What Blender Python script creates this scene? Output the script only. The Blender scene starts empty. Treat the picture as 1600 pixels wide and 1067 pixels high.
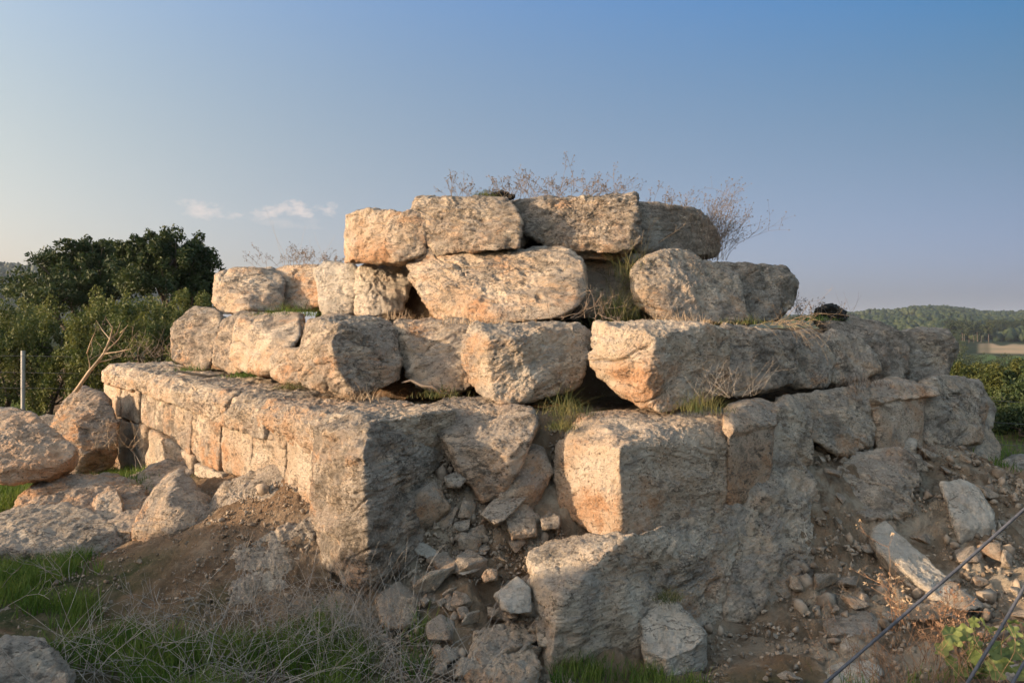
import bpy, bmesh, math, random
import numpy as np
from mathutils import Vector
C = bpy.context.scene
R = math.radians
F = 1155.0; HY = 505.0           # focal length and eye line of the 1600x1067 photograph, in its pixels

# ---------------------------------------------------------------- camera, sky, sun, exposure
cam_d = bpy.data.cameras.new('camera'); cam = bpy.data.objects.new('camera', cam_d)
C.collection.objects.link(cam); C.camera = cam
cam_d.sensor_width = 36; cam_d.lens = 36*F/1600
cam_d.shift_y = -(533.5-HY)/1600
cam_d.clip_start = .05; cam_d.clip_end = 20000
cam.location = (0, 0, 0); cam.rotation_euler = (R(90), 0, 0)
SUN_AZ, SUN_EL = 105.0, 12.5     # degrees from +Y towards -X
w = bpy.data.worlds.new('World'); C.world = w; w.use_nodes = True
wn = w.node_tree.nodes; wl = w.node_tree.links
bg = wn['Background']; sky = wn.new('ShaderNodeTexSky'); sky.sky_type = 'NISHITA'; sky.sun_disc = False
sky.sun_elevation = R(SUN_EL); sky.sun_rotation = R(-SUN_AZ)
sky.air_density = 1.0; sky.dust_density = 2.0; sky.ozone_density = 1.6; sky.altitude = 300
bg.inputs['Strength'].default_value = .095
def world_clouds():
    """three small soft clouds low in the sky, laid out by direction on the sky itself"""
    N = wn.new; L = wl.new
    tc = N('ShaderNodeTexCoord')
    sep = N('ShaderNodeSeparateXYZ'); L(tc.outputs['Generated'], sep.inputs[0])
    az = N('ShaderNodeMath'); az.operation = 'ARCTAN2'; L(sep.outputs[0], az.inputs[0]); L(sep.outputs[1], az.inputs[1])
    el = N('ShaderNodeMath'); el.operation = 'ARCSINE'; L(sep.outputs[2], el.inputs[0])
    # evening colour of this sky: warmer towards the sun, bluer away from it
    cx = N('ShaderNodeClamp'); L(sep.outputs[0], cx.inputs[0]); cx.inputs[1].default_value = -.65; cx.inputs[2].default_value = .65
    cz = N('ShaderNodeClamp'); L(sep.outputs[2], cz.inputs[0]); cz.inputs[1].default_value = 0; cz.inputs[2].default_value = .42
    def mm(op, a, b):
        n = N('ShaderNodeMath'); n.operation = op; L(a, n.inputs[0]); L(b, n.inputs[1]); return n.outputs[0]
    acc = None
    for f, co in ((None, (0.674, 0.703, 1.211)), (cx.outputs[0], (-0.614, -0.451, -0.265)), (cz.outputs[0], (3.185, 1.138, -2.985)), (mm('MULTIPLY', cx.outputs[0], cz.outputs[0]), (-2.603, -1.529, -0.960)),
                  (mm('MULTIPLY', cz.outputs[0], cz.outputs[0]), (-5.467, 0.497, 8.879)), (mm('MULTIPLY', cx.outputs[0], cx.outputs[0]), (0.086, -0.062, -0.399))):
        n = N('ShaderNodeVectorMath'); n.operation = 'MULTIPLY_ADD'; n.inputs[0].default_value = co
        if f is None: n.inputs[1].default_value = (1, 1, 1)
        else: L(f, n.inputs[1])
        if acc is not None: L(acc, n.inputs[2])
        acc = n.outputs[0]
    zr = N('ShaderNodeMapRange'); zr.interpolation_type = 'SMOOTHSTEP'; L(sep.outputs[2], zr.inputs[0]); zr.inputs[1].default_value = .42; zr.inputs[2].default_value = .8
    up = N('ShaderNodeVectorMath'); up.operation = 'MULTIPLY_ADD'; L(zr.outputs[0], up.inputs[0]); up.inputs[1].default_value = (4.6, 3.3, 1.9); L(acc, up.inputs[2])  # unseen overhead sky brightened as added warm fill for the shaded stone
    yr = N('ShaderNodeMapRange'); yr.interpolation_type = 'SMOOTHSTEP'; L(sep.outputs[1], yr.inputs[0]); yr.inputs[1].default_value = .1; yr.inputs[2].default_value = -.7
    up2 = N('ShaderNodeVectorMath'); up2.operation = 'MULTIPLY_ADD'; L(yr.outputs[0], up2.inputs[0]); up2.inputs[1].default_value = (1.5, 1.1, .7); L(up.outputs[0], up2.inputs[2]); up = up2  # sky behind the camera brightened too, more added fill light
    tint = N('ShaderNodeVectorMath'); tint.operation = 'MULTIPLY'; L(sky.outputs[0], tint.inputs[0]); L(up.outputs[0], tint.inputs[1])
    noi = N('ShaderNodeTexNoise'); noi.inputs['Scale'].default_value = 38; noi.inputs['Detail'].default_value = 6; noi.inputs['Roughness'].default_value = .6
    mp = N('ShaderNodeMapping'); mp.inputs['Scale'].default_value = (1, 1, 2.0); L(tc.outputs['Generated'], mp.inputs[0]); L(mp.outputs[0], noi.inputs['Vector'])
    total = None
    def m(op, a, b=None):
        n = N('ShaderNodeMath'); n.operation = op
        for i, v in enumerate((a, b)):
            if v is None: continue
            if isinstance(v, (int, float)): n.inputs[i].default_value = v
            else: L(v, n.inputs[i])
        return n.outputs[0]
    for px, py, sx, sy, tilt, amp in ((314, 328, 34, 13, 0, .85), (447, 329, 60, 14, .12, 1.0), (400, 337, 36, 10, .1, .7), (516, 327, 18, 10, .9, .95), (440, 345, 75, 10, 0, .28)):
        a0 = math.atan2(px-800, F); e0 = math.atan2((HY-py), math.hypot(F, px-800))
        da = m('SUBTRACT', az.outputs[0], a0); de = m('SUBTRACT', el.outputs[0], e0)
        c, s = math.cos(tilt), math.sin(tilt)
        u = m('ADD', m('MULTIPLY', da, c), m('MULTIPLY', de, s)); v = m('SUBTRACT', m('MULTIPLY', de, c), m('MULTIPLY', da, s))
        u = m('DIVIDE', u, sx/F); v = m('DIVIDE', v, sy/F)
        g = m('SUBTRACT', 1.0, m('ADD', m('MULTIPLY', u, u), m('MULTIPLY', v, v)))
        g = m('ADD', g, m('MULTIPLY', m('SUBTRACT', noi.outputs[0], .50), 7.0))
        g = m('MULTIPLY', g, .55); n = N('ShaderNodeClamp'); L(g, n.inputs[0]); g = m('MULTIPLY', n.outputs[0], amp)
        total = g if total is None else m('MAXIMUM', total, g)
    mix = N('ShaderNodeMix'); mix.data_type = 'RGBA'
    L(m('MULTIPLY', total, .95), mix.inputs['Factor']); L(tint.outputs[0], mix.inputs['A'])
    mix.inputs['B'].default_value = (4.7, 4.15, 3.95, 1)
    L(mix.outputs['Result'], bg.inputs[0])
world_clouds()
sd = bpy.data.lights.new('sun', 'SUN'); sun = bpy.data.objects.new('sun', sd); C.collection.objects.link(sun)
sd.energy = 5.0; sd.angle = R(.6); sd.color = (1, .76, .52)
S = Vector((-math.sin(R(SUN_AZ))*math.cos(R(SUN_EL)), math.cos(R(SUN_AZ))*math.cos(R(SUN_EL)), math.sin(R(SUN_EL))))
sun.rotation_euler = S.to_track_quat('Z', 'Y').to_euler()
C.view_settings.view_transform = 'Standard'; C.view_settings.look = 'None'; C.view_settings.gamma = 1
C.view_settings.exposure = 0.85
C.cycles.max_bounces = 5; C.cycles.diffuse_bounces = 3; C.cycles.transparent_max_bounces = 6
C.cycles.volume_bounces = 0; C.cycles.use_adaptive_sampling = True

# ---------------------------------------------------------------- numbers and noise
rng0 = np.random.RandomState(7)
_g = rng0.normal(size=(256, 3)); _g /= np.linalg.norm(_g, axis=1)[:, None]; _g = _g.astype(np.float32)
def pn(p, seed=0):
    p = np.asarray(p, np.float32); i = np.floor(p).astype(np.int64); f = p-i
    u = f*f*f*(f*(f*6-15)+10); out = 0
    for dx in (0, 1):
        wx = u[:, 0] if dx else 1-u[:, 0]
        for dy in (0, 1):
            wy = wx*(u[:, 1] if dy else 1-u[:, 1])
            for dz in (0, 1):
                h = ((i[:, 0]+dx)*73856093) ^ ((i[:, 1]+dy)*19349663) ^ ((i[:, 2]+dz)*83492791) ^ (seed*2654435)
                h = (h ^ (h >> 13))*1274126177; h = (h ^ (h >> 16)) & 255
                g = _g[h]
                out = out+(wy*(u[:, 2] if dz else 1-u[:, 2]))*(g[:, 0]*(f[:, 0]-dx)+g[:, 1]*(f[:, 1]-dy)+g[:, 2]*(f[:, 2]-dz))
    return out
def fbm(p, sc, o=4, seed=0, gain=.5):
    a, t = 1., 0.
    for k in range(o):
        t = t+a*pn(p*sc, seed+k*17); a *= gain; sc *= 2.03
    return t
def sst(a, b, x):
    t = np.clip((x-a)/(b-a), 0, 1); return t*t*(3-2*t)
def P(px, py, d): return np.array(((px-800)/F*d, d, (HY-py)/F*d))

# ---------------------------------------------------------------- mesh building
class MB:
    def __init__(s): s.v = []; s.f = []; s.n = 0
    def add(s, V, Fc):
        V = np.asarray(V, np.float32).reshape(-1, 3); Fc = np.asarray(Fc, np.int64)
        s.v.append(V); s.f.append(Fc+s.n); s.n += len(V)
    def tube(s, pts, rad, sides=4):
        pts = np.asarray(pts, float); n = len(pts); rad = np.broadcast_to(rad, (n,))
        t = np.gradient(pts, axis=0); t /= np.linalg.norm(t, axis=1)[:, None]+1e-9
        a = np.array((0, 0, 1.)) if abs(t[0][2]) < .8 else np.array((1., 0, 0))
        b = np.cross(t, a); b /= np.linalg.norm(b, axis=1)[:, None]+1e-9; c = np.cross(t, b)
        ang = np.arange(sides)*2*math.pi/sides
        V = pts[:, None]+rad[:, None, None]*(b[:, None]*np.cos(ang)[None, :, None]+c[:, None]*np.sin(ang)[None, :, None])
        i = np.arange(n-1)[:, None]*sides; j = np.arange(sides)[None]; k = (j+1) % sides
        s.add(V.reshape(-1, 3), np.stack((i+j, i+k, i+sides+k, i+sides+j), -1).reshape(-1, 4))
        if sides == 4: s.add(V[-1], [[0, 1, 2, 3]]); s.add(V[0], [[3, 2, 1, 0]])
    def build(s, name, mat, parent=None, smooth=False, attrs=None, base=None):
        V = np.concatenate(s.v); me = bpy.data.meshes.new(name)
        if parent is None and base is None:
            base = np.array(((V[:, 0].min()+V[:, 0].max())/2, (V[:, 1].min()+V[:, 1].max())/2, V[:, 2].min()))
        if parent is not None: base = np.array(parent.location)
        V = V-base
        me.vertices.add(len(V)); me.vertices.foreach_set('co', V.astype(np.float32).ravel())
        L = np.concatenate([f.ravel() for f in s.f]); tot = np.concatenate([np.full(len(f), f.shape[1]) for f in s.f])
        st = np.concatenate(([0], np.cumsum(tot)[:-1]))
        me.loops.add(len(L)); me.loops.foreach_set('vertex_index', L.astype(np.int32))
        me.polygons.add(len(tot)); me.polygons.foreach_set('loop_start', st.astype(np.int32)); me.polygons.foreach_set('loop_total', tot.astype(np.int32))
        if smooth: me.polygons.foreach_set('use_smooth', np.ones(len(tot), bool))
        if attrs:
            for k, a in attrs.items():
                at = me.attributes.new(k, 'FLOAT', 'POINT'); at.data.foreach_set('value', np.asarray(a, np.float32))
        me.update(calc_edges=True)
        o = bpy.data.objects.new(name, me); C.collection.objects.link(o)
        if mat: me.materials.append(mat)
        if parent is None: o.location = base
        else: o.parent = parent
        return o
def tag(o, label=None, cat=None, group=None, kind=None):
    if label: o['label'] = label
    if cat: o['category'] = cat
    if group: o['group'] = group
    if kind: o['kind'] = kind
    return o
def leaves(mb, c, size, rs, up=0.2, aspect=.45, nrm=None):
    """one small rhombic leaf per centre"""
    n = len(c)
    d = rs.normal(size=(n, 3)); d[:, 2] += up; d /= np.linalg.norm(d, axis=1)[:, None]
    e = rs.normal(size=(n, 3)); e = np.cross(d, e); e /= np.linalg.norm(e, axis=1)[:, None]
    s = (size*rs.uniform(.6, 1.25, n))[:, None]; a = d*s*.5; b = e*s*.5*aspect
    V = np.stack((c-a, c+b, c+a, c-b), 1).reshape(-1, 3)
    mb.add(V, np.arange(4*n).reshape(-1, 4))

# ---------------------------------------------------------------- materials
def mat_new(name):
    m = bpy.data.materials.new(name); m.use_nodes = True
    nt = m.node_tree; return m, nt, nt.nodes['Principled BSDF']
class G:
    def __init__(s, nt):
        s.nt = nt
        tc = nt.nodes.new('ShaderNodeTexCoord'); oi = nt.nodes.new('ShaderNodeObjectInfo')
        mp = nt.nodes.new('ShaderNodeVectorMath'); mp.operation = 'MULTIPLY_ADD'
        cb = nt.nodes.new('ShaderNodeCombineXYZ')
        for i in range(3): nt.links.new(oi.outputs['Random'], cb.inputs[i])
        nt.links.new(cb.outputs[0], mp.inputs[0]); mp.inputs[1].default_value = (37, 53, 71); nt.links.new(tc.outputs['Object'], mp.inputs[2])
        s.co = mp.outputs[0]; s.rand = oi.outputs['Random']; s.geo = nt.nodes.new('ShaderNodeNewGeometry')
    def L(s, a, b):
        if isinstance(a, (int, float)): b.default_value = a
        elif isinstance(a, tuple): b.default_value = (*a, 1) if len(a) == 3 else a
        else: s.nt.links.new(a, b)
    def noise(s, scale, detail=4, rough=.5, stretch=None, dist=0):
        n = s.nt.nodes.new('ShaderNodeTexNoise'); n.inputs['Scale'].default_value = scale; n.inputs['Detail'].default_value = detail
        n.inputs['Roughness'].default_value = rough; n.inputs['Distortion'].default_value = dist
        v = s.co
        if stretch:
            m = s.nt.nodes.new('ShaderNodeVectorMath'); m.operation = 'MULTIPLY'; s.L(v, m.inputs[0]); m.inputs[1].default_value = stretch; v = m.outputs[0]
        s.L(v, n.inputs['Vector']); return n.outputs[0]
    def vor(s, scale, feat='F1', out=0):
        n = s.nt.nodes.new('ShaderNodeTexVoronoi'); n.feature = feat; n.inputs['Scale'].default_value = scale; s.L(s.co, n.inputs['Vector']); return n.outputs[out]
    def ramp(s, x, a, b, lo=0., hi=1.):
        n = s.nt.nodes.new('ShaderNodeMapRange'); n.interpolation_type = 'SMOOTHSTEP'
        s.L(x, n.inputs[0]); n.inputs[1].default_value = a; n.inputs[2].default_value = b; n.inputs[3].default_value = lo; n.inputs[4].default_value = hi; return n.outputs[0]
    def m(s, op, a, b):
        n = s.nt.nodes.new('ShaderNodeMath'); n.operation = op; s.L(a, n.inputs[0]); s.L(b, n.inputs[1]); return n.outputs[0]
    def mix(s, f, a, b):
        n = s.nt.nodes.new('ShaderNodeMix'); n.data_type = 'RGBA'; s.L(f, n.inputs['Factor']); s.L(a, n.inputs['A']); s.L(b, n.inputs['B']); return n.outputs['Result']
    def attr(s, name, obj=False):
        n = s.nt.nodes.new('ShaderNodeAttribute'); n.attribute_name = name; n.attribute_type = 'OBJECT' if obj else 'GEOMETRY'; return n.outputs['Fac']
    def bump(s, h, strength, dist, prev=None):
        n = s.nt.nodes.new('ShaderNodeBump'); n.inputs['Strength'].default_value = strength; n.inputs['Distance'].default_value = dist
        s.L(h, n.inputs['Height'])
        if prev: s.L(prev, n.inputs['Normal'])
        return n.outputs[0]
    def nz(s):
        n = s.nt.nodes.new('ShaderNodeSeparateXYZ'); s.L(s.geo.outputs['Normal'], n.inputs[0]); return n.outputs[2]
def limestone():
    m, nt, b = mat_new('limestone'); g = G(nt)
    cream, orange, pale, grey, dark = (.62, .49, .355), (.58, .335, .19), (.77, .66, .52), (.38, .325, .27), (.125, .10, .076)
    a = g.noise(2.1, 6, .6)
    c = g.mix(g.ramp(a, .38, .62), cream, pale)
    o = g.m('MULTIPLY', g.ramp(g.noise(1.7, 6, .65, (1, 1, 1.6)), .50, .68), .75)
    o = g.m('ADD', o, g.m('MULTIPLY', g.attr('orange', True), g.ramp(g.noise(3, 5), .3, .7, .4, 1.)))
    o = g.m('ADD', o, g.m('MULTIPLY', g.ramp(g.attr('low'), .35, 1., 0, .8), g.ramp(g.noise(2.4, 6, .65), .42, .62)))
    c = g.mix(g.m('MINIMUM', o, 1.), c, orange)
    up = g.ramp(g.nz(), .2, .9, 0, .10)
    gr = g.ramp(g.m('ADD', g.m('ADD', g.noise(3.3, 8, .68, (1, 1, 1.4)), up), g.m('MULTIPLY', g.attr('grey', True), .16)), .52, .66)
    c = g.mix(g.m('MULTIPLY', gr, .8), c, grey)
    dk = g.ramp(g.m('ADD', g.noise(7, 10, .78, (1, 1, 2.2), .4), g.m('MULTIPLY', g.attr('grey', True), .07)), .53, .63)
    c = g.mix(g.m('MULTIPLY', g.m('MULTIPLY', dk, .9), g.ramp(g.noise(1.7, 4, .6), .42, .58, .12, 1.)), c, dark)
    pit = g.m('MAXIMUM', g.ramp(g.noise(34, 4, .6), .33, .42), g.ramp(g.noise(2.7, 4, .6), .50, .42))
    c = g.mix(g.m('MULTIPLY', g.m('SUBTRACT', 1., pit), .6), c, dark)
    fl = g.ramp(g.noise(26, 5, .7), .58, .72)
    c = g.mix(g.m('MULTIPLY', fl, .45), c, pale)
    g.L(c, b.inputs['Base Color']); b.inputs['Roughness'].default_value = .95; b.inputs['Specular IOR Level'].default_value = .12
    mo = g.noise(10, 12, .80, (1, 1, 1.5)); mo2 = g.noise(48, 6, .8)
    c = g.mix(g.ramp(mo, .46, .35, 0, .62), c, g.mix(.35, dark, (.30, .22, .15))); c = g.mix(g.ramp(mo2, .50, .66, 0, .35), c, (.80, .71, .58)); c = g.mix(g.ramp(mo2, .44, .32, 0, .4), c, (.22, .17, .12))
    vp = g.m('MULTIPLY', g.ramp(g.vor(24), .30, .12), g.ramp(g.noise(4.5, 4, .6), .50, .58)); vp2 = g.m('MULTIPLY', g.ramp(g.vor(60), .34, .14), g.ramp(g.noise(8, 4, .6), .50, .58)); vp = g.m('MAXIMUM', vp, g.m('MULTIPLY', vp2, .7))
    c = g.mix(g.m('MULTIPLY', vp, .6), c, (.13, .095, .065))
    lich = g.ramp(g.m('ADD', g.noise(2.3, 11, .74, (1, 1, 1.4)), g.m('MULTIPLY', g.attr('grey', True), .09)), .565, .635)
    c = g.mix(g.m('MULTIPLY', lich, .66), c, g.mix(g.ramp(g.noise(30, 5, .7), .4, .6), (.12, .10, .078), (.28, .24, .19)))
    c = g.mix(g.m('MULTIPLY', g.attr('pale', True), .8), c, g.mix(g.ramp(mo, .35, .6), (.50, .43, .34), (.80, .73, .62)))
    band = g.m('ABSOLUTE', g.m('SUBTRACT', g.noise(1.6, 7, .62, (1, 1, 4.5), .6), .5), 0.)
    band = g.m('MULTIPLY', g.ramp(band, .012, .0), g.ramp(g.noise(1.9, 3, .5), .46, .56))
    c = g.mix(g.m('MULTIPLY', band, .75), c, (.09, .07, .05))
    g.L(c, b.inputs['Base Color'])
    h1 = g.noise(11, 10, .78, (1, 1, 1.5)); h2 = g.m('ADD', g.noise(45, 6, .7), g.m('MULTIPLY', pit, .5))
    h1 = g.m('SUBTRACT', h1, g.m('MULTIPLY', band, .35)); n = g.bump(h1, 1., .062); n = g.bump(g.m('SUBTRACT', g.m('ADD', h2, mo2), g.m('MULTIPLY', vp, .9)), 1., .024, n); g.L(n, b.inputs['Normal'])
    return m
def earth():
    m, nt, b = mat_new('earth'); g = G(nt)
    soil, soil2, dust, stone = (.27, .175, .105), (.18, .118, .072), (.44, .32, .21), (.42, .36, .29)
    c = g.mix(g.ramp(g.noise(1.6, 6, .6), .4, .6), soil, soil2)
    c = g.mix(g.ramp(g.noise(4, 7, .7), .5, .68, 0, .8), c, dust)
    c = g.mix(g.m('MULTIPLY', g.attr('rocky'), g.ramp(g.noise(3, 8, .7), .36, .56)), c, g.mix(g.ramp(g.noise(1.3, 5, .6), .42, .58), (.47, .385, .285), (.30, .215, .14)))
    v = g.vor(26, 'F1', 0); cv = g.ramp(v, .16, .26, 1, 0); sel = g.ramp(g.noise(9, 2), .5, .56)
    peb = g.m('MULTIPLY', cv, sel)
    c = g.mix(g.m('MULTIPLY', peb, .7), c, stone)
    gn = g.noise(60, 5, .7)
    c = g.mix(g.ramp(gn, .55, .7, 0, .5), c, (.36, .29, .22))
    grass = g.mix(g.ramp(g.noise(5, 8, .75), .4, .6), (.06, .075, .03), (.16, .13, .075))
    c = g.mix(g.m('MULTIPLY', g.attr('grass'), g.ramp(g.noise(2.5, 6, .7), .3, .45)), c, grass)
    c = g.mix(g.attr('wood'), c, g.mix(g.ramp(g.noise(.05, 6, .6), .4, .6), (.012, .022, .010), (.028, .036, .014)))
    c = g.mix(g.attr('tan'), c, g.mix(g.ramp(g.noise(.04, 4, .6), .4, .6), (.33, .23, .14), (.26, .20, .12)))
    c = g.mix(g.attr('field'), c, (.075, .115, .035))
    g.L(c, b.inputs['Base Color']); b.inputs['Roughness'].default_value = 1; b.inputs['Specular IOR Level'].default_value = .1
    n = g.bump(g.noise(9, 10, .78), 1., .08); n = g.bump(g.m('ADD', g.m('MULTIPLY', peb, .8), gn), 1., .03, n); g.L(n, b.inputs['Normal'])
    return m
def leafmat(name, c1, c2, sc=2., trans=.35, rough=.6):
    m, nt, b = mat_new(name); g = G(nt)
    c = g.mix(g.ramp(g.noise(sc, 4, .7), .35, .65), c1, c2)
    g.L(c, b.inputs['Base Color']); b.inputs['Roughness'].default_value = rough; b.inputs['Specular IOR Level'].default_value = .25
    if trans:
        t = nt.nodes.new('ShaderNodeBsdfTranslucent'); g.L(c, t.inputs[0]); mx = nt.nodes.new('ShaderNodeMixShader'); mx.inputs[0].default_value = trans
        g.L(b.outputs[0], mx.inputs[1]); g.L(t.outputs[0], mx.inputs[2]); nt.links.new(mx.outputs[0], nt.nodes['Material Output'].inputs[0])
    return m
M = dict(stone=limestone(), earth=earth(),
    carob=leafmat('carob_leaf', (.022, .04, .014), (.06, .08, .024), 1.0, .25),
    shrub=leafmat('shrub_leaf', (.048, .072, .017), (.14, .15, .04), 1.2, .3),
    olive=leafmat('oak_leaf', (.03, .048, .012), (.085, .09, .022), 1.0, .3),
    pine=leafmat('pine_needle', (.010, .022, .010), (.036, .048, .016), .08, .1),
    grass=leafmat('grass_blade', (.055, .11, .014), (.15, .20, .04), 3, .35),
    tuft=leafmat('tuft_blade', (.05, .075, .018), (.19, .165, .065), 6, .3),
    redstraw=leafmat('red_straw', (.26, .14, .08), (.44, .27, .16), 5, .2),
    straw=leafmat('dry_straw', (.30, .21, .13), (.50, .38, .25), 5, .2),
    twig=leafmat('dry_twig', (.15, .115, .085), (.29, .22, .165), 9, .1),
    greytwig=leafmat('grey_twig', (.27, .23, .19), (.42, .37, .31), 9, .1),
    head=leafmat('seed_head', (.13, .10, .075), (.27, .21, .155), 20, .2),
    pebble=leafmat('pebble', (.14, .105, .075), (.34, .27, .20), 5, 0, .95),
    bark=leafmat('bark', (.07, .055, .04), (.13, .10, .08), 8, 0),
    mallow=leafmat('mallow_leaf', (.13, .17, .05), (.24, .27, .09), 8, .35),
    char=leafmat('charred_wood', (.008, .007, .006), (.03, .025, .02), 15, 0, .8),
    metal=leafmat('galvanised_steel', (.30, .30, .29), (.40, .39, .37), 12, 0, .5),
    cable=leafmat('steel_cable', (.055, .058, .068), (.10, .10, .11), 25, 0, .5),
    plaster=leafmat('house_plaster', (.62, .55, .45), (.72, .64, .52), 1, 0),
    rooftile=leafmat('roof_tile', (.36, .13, .07), (.42, .18, .10), 1, 0))

# ---------------------------------------------------------------- the ground, one sheet out to the horizon
p0 = np.array((-.14, 4.62)); nL = np.array((-.77, -.637)); nR = np.array((.637, -.77))
CP = [(190,740,12.2),(0,700,14),(100,620,24),(0,610,26),(60,770,10),(150,860,7.4),(50,900,6.4),(100,1000,5),(200,950,5.6),(300,900,5.9),(400,850,6.2),
 (485,800,6.4),(440,750,7.0),(370,748,7.9),(330,795,7.4),(300,740,9.2),(250,830,7.2),(230,740,11),(520,960,5.3),(500,900,5.75),(400,1000,5.2),(500,1067,4.6),(300,1067,4.5),
 (0,1067,4.2),(650,1067,4.6),(600,970,5.2),(640,905,5.5),(700,850,5.75),(700,735,6.15),(740,665,6.5),(800,770,5.95),(850,835,5.7),(760,900,5.35),
 (800,980,5.0),(840,1050,4.7),(560,900,5.7),(950,1060,4.7),(1050,1035,5.0),(1150,985,5.4),(1200,900,5.9),(1230,790,6.5),(1280,730,7.0),(1350,700,7.8),
 (1420,688,8.5),(1480,690,9.0),(1570,745,9.6),(1600,725,11),(1450,775,7.25),(1500,800,6.85),(1560,830,6.85),(1610,855,7.0),(1350,850,6.5),(1450,920,6.0),(1300,960,5.5),
 (1550,1000,5.0),(1400,1067,4.3),(1550,1067,4.0),(1200,1060,4.6),(1600,1067,3.8)]
CX = [(0,0,-1.9),(-2,1.5,-2.0),(2,1.8,-1.75),(3,0,-1.7),(-5,3,-2.1),(-7,6,-2.2),(0,3,-2.15),(-10,10,-2.3),(-14,16,-2.35),(-3,17,-2.3),(3,17,-2.3),(8,14,-2.3),(10,10,-2.3),
 (8,6,-2.2),(6,3,-1.9),(-18,8,-2.0),(-12,0,-1.9),(0,-8,-1.8),(12,0,-2),(0,26,-2.4),(15,16,-3.2),(14,24,-4),(12,11,-2.7),(18,14,-3.5),(9,12,-2.4),(-20,28,-2.4)]
cpts = np.array([P(*c) for c in CP]+[np.array(c, float) for c in CX])
K = np.linalg.norm(cpts[:, None, :2]-cpts[None, :, :2], axis=2)
cw = np.linalg.solve(K+np.eye(len(K))*.02, cpts[:, 2]+2.2)
def ab(x, y):
    dx, dy = x-p0[0], y-p0[1]
    return .77*dx+.637*dy, -.637*dx+.77*dy      # metres behind the left face, behind the right face
def height(x, y):
    x = np.asarray(x, float); y = np.asarray(y, float); z = np.zeros_like(x)
    for i in range(len(cpts)): z += cw[i]*np.hypot(x-cpts[i, 0], y-cpts[i, 1])
    z = np.clip(z-2.2, -3.5, -.6)
    r = np.hypot(x, y); th = np.degrees(np.arctan2(x, y))
    far = -2.4-0*r
    right = sst(8, 25, th)*sst(12, 90, r)
    valley = -2.4-11.5*sst(12, 90, r)
    hill = valley+(1-0)*(20+16*np.exp(-((th-29)/3.8)**2)+1.5*np.sin(th*1.3))*sst(520, 1500, r)+8*sst(600, 800, r)*0
    far = far*(1-right)+hill*right
    left = sst(-18, -30, th)*sst(300, 1400, r)*sst(4500, 1800, r)
    far = far+left*(78+22*sst(-30, -42, th))
    far = far-12*sst(1700, 6000, r)
    k = sst(14, 24, r); z = z*(1-k)+far*k
    # unseen earth bank added left of the viewpoint to shade the low foreground
    A = np.array((-12.2, 4.6)); B = np.array((-4.6, -5.0)); u = (B-A)/np.linalg.norm(B-A); s_ = (x-A[0])*u[0]+(y-A[1])*u[1]; q_ = -(x-A[0])*u[1]+(y-A[1])*u[0]
    z = z+(2.08+.17*s_+.12*np.sin(s_*2.1)+.08*np.sin(s_*5.3+1))*np.exp(-(q_/1.5)**4)*sst(-.9, .6, s_)*sst(13.5, 12, s_)
    a, b = ab(x, y); mn = np.minimum(a, b)
    wi = sst(.25, .5, mn)*sst(9.5, 9.1, a)*sst(11.0, 10.5, b)
    zin = np.minimum(-.84, -.84-.95*np.maximum(0, 6.6-y))
    t2 = sst(1.3, 1.5, a)*sst(1.7, 1.95, b)*sst(8.35, 8.6, y)*sst(9.3, 9.0, a)*sst(10.6, 10.2, b)
    zin = zin*(1-t2)-.10*t2
    t3 = sst(2.5, 2.75, a)*sst(2.3, 2.6, b)*sst(9.5, 9.75, y)*sst(5.7, 5.3, a)*sst(8.5, 8, b)*sst(4.1, 3.7, x)
    zin = zin*(1-t3)+.64*t3
    z = z*(1-wi)+zin*wi
    return z
aa = np.concatenate((np.arange(-180, -44, 1.5), np.arange(-44, -38, .5), np.arange(-38, 38, .09), np.arange(38, 44, .5), np.arange(44, 180, 3.)))
rr = [1.0]
while rr[-1] < 6500: rr.append(rr[-1]*(1.03 if rr[-1] < 3 else 1.0052 if rr[-1] < 14 else 1.012 if rr[-1] < 40 else 1.03))
rr = np.array(rr); NA, NR = len(aa), len(rr)
TH, RR = np.meshgrid(np.radians(aa), rr); gx = (RR*np.sin(TH)).ravel(); gy = (RR*np.cos(TH)).ravel()
gz = height(gx, gy); a_, b_ = ab(gx, gy); gr = np.hypot(gx, gy)
cor = np.clip(sst(-1.1, -.3, np.minimum(a_, b_))*sst(1.9, 1.3, gx)*sst(-2., -1.2, gx), 0, 1)*sst(7.6, 7.2, gy)*sst(4.3, 4.8, gy)
slope = sst(-3.2, -1.2, b_)*sst(1.3, 2.2, gx)*sst(9, 7.5, gx)*sst(.4, .2, b_)
heap = sst(-1.6, -.8, a_)*sst(-1., -1.4, gx)*sst(9, 8, gy)*sst(.2, 0, a_)
near = sst(30, 16, gr)
pp = np.stack((gx, gy, gz), 1); q = gr < 34; pq = pp[q]
n1 = np.zeros(len(gz)); n2 = n1.copy(); n3 = n1.copy(); rd = n1.copy()
n1[q] = fbm(pq, 1.6, 3, 5); n2[q] = fbm(pq, 6, 4, 9, .6)
w_ = np.abs(pn(pq*np.array((3.2, 3.2, 4.5)), 31))+.5*np.abs(pn(pq*7.5, 33))+.25*np.abs(pn(pq*16., 35)); rd[q] = w_-.35
n3[q] = np.maximum(0, pn(pq*19, 41)-.12)
rocky = np.clip(cor+1.*slope+.2*heap, 0, 1)
gz = gz+near*(n1*.05+n2*(.028+.02*rocky))+rocky*rd*(.12+.10*slope)*near+n3*.05*near*(gr < 12)
gz = gz+.6*fbm(pp, .004, 3, 3)*sst(560, 900, gr)*12*sst(12, 25, np.degrees(TH.ravel()))
inside = sst(.2, .5, np.minimum(a_, b_))*sst(10, 9.5, a_)
thd = np.degrees(TH.ravel())
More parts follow.
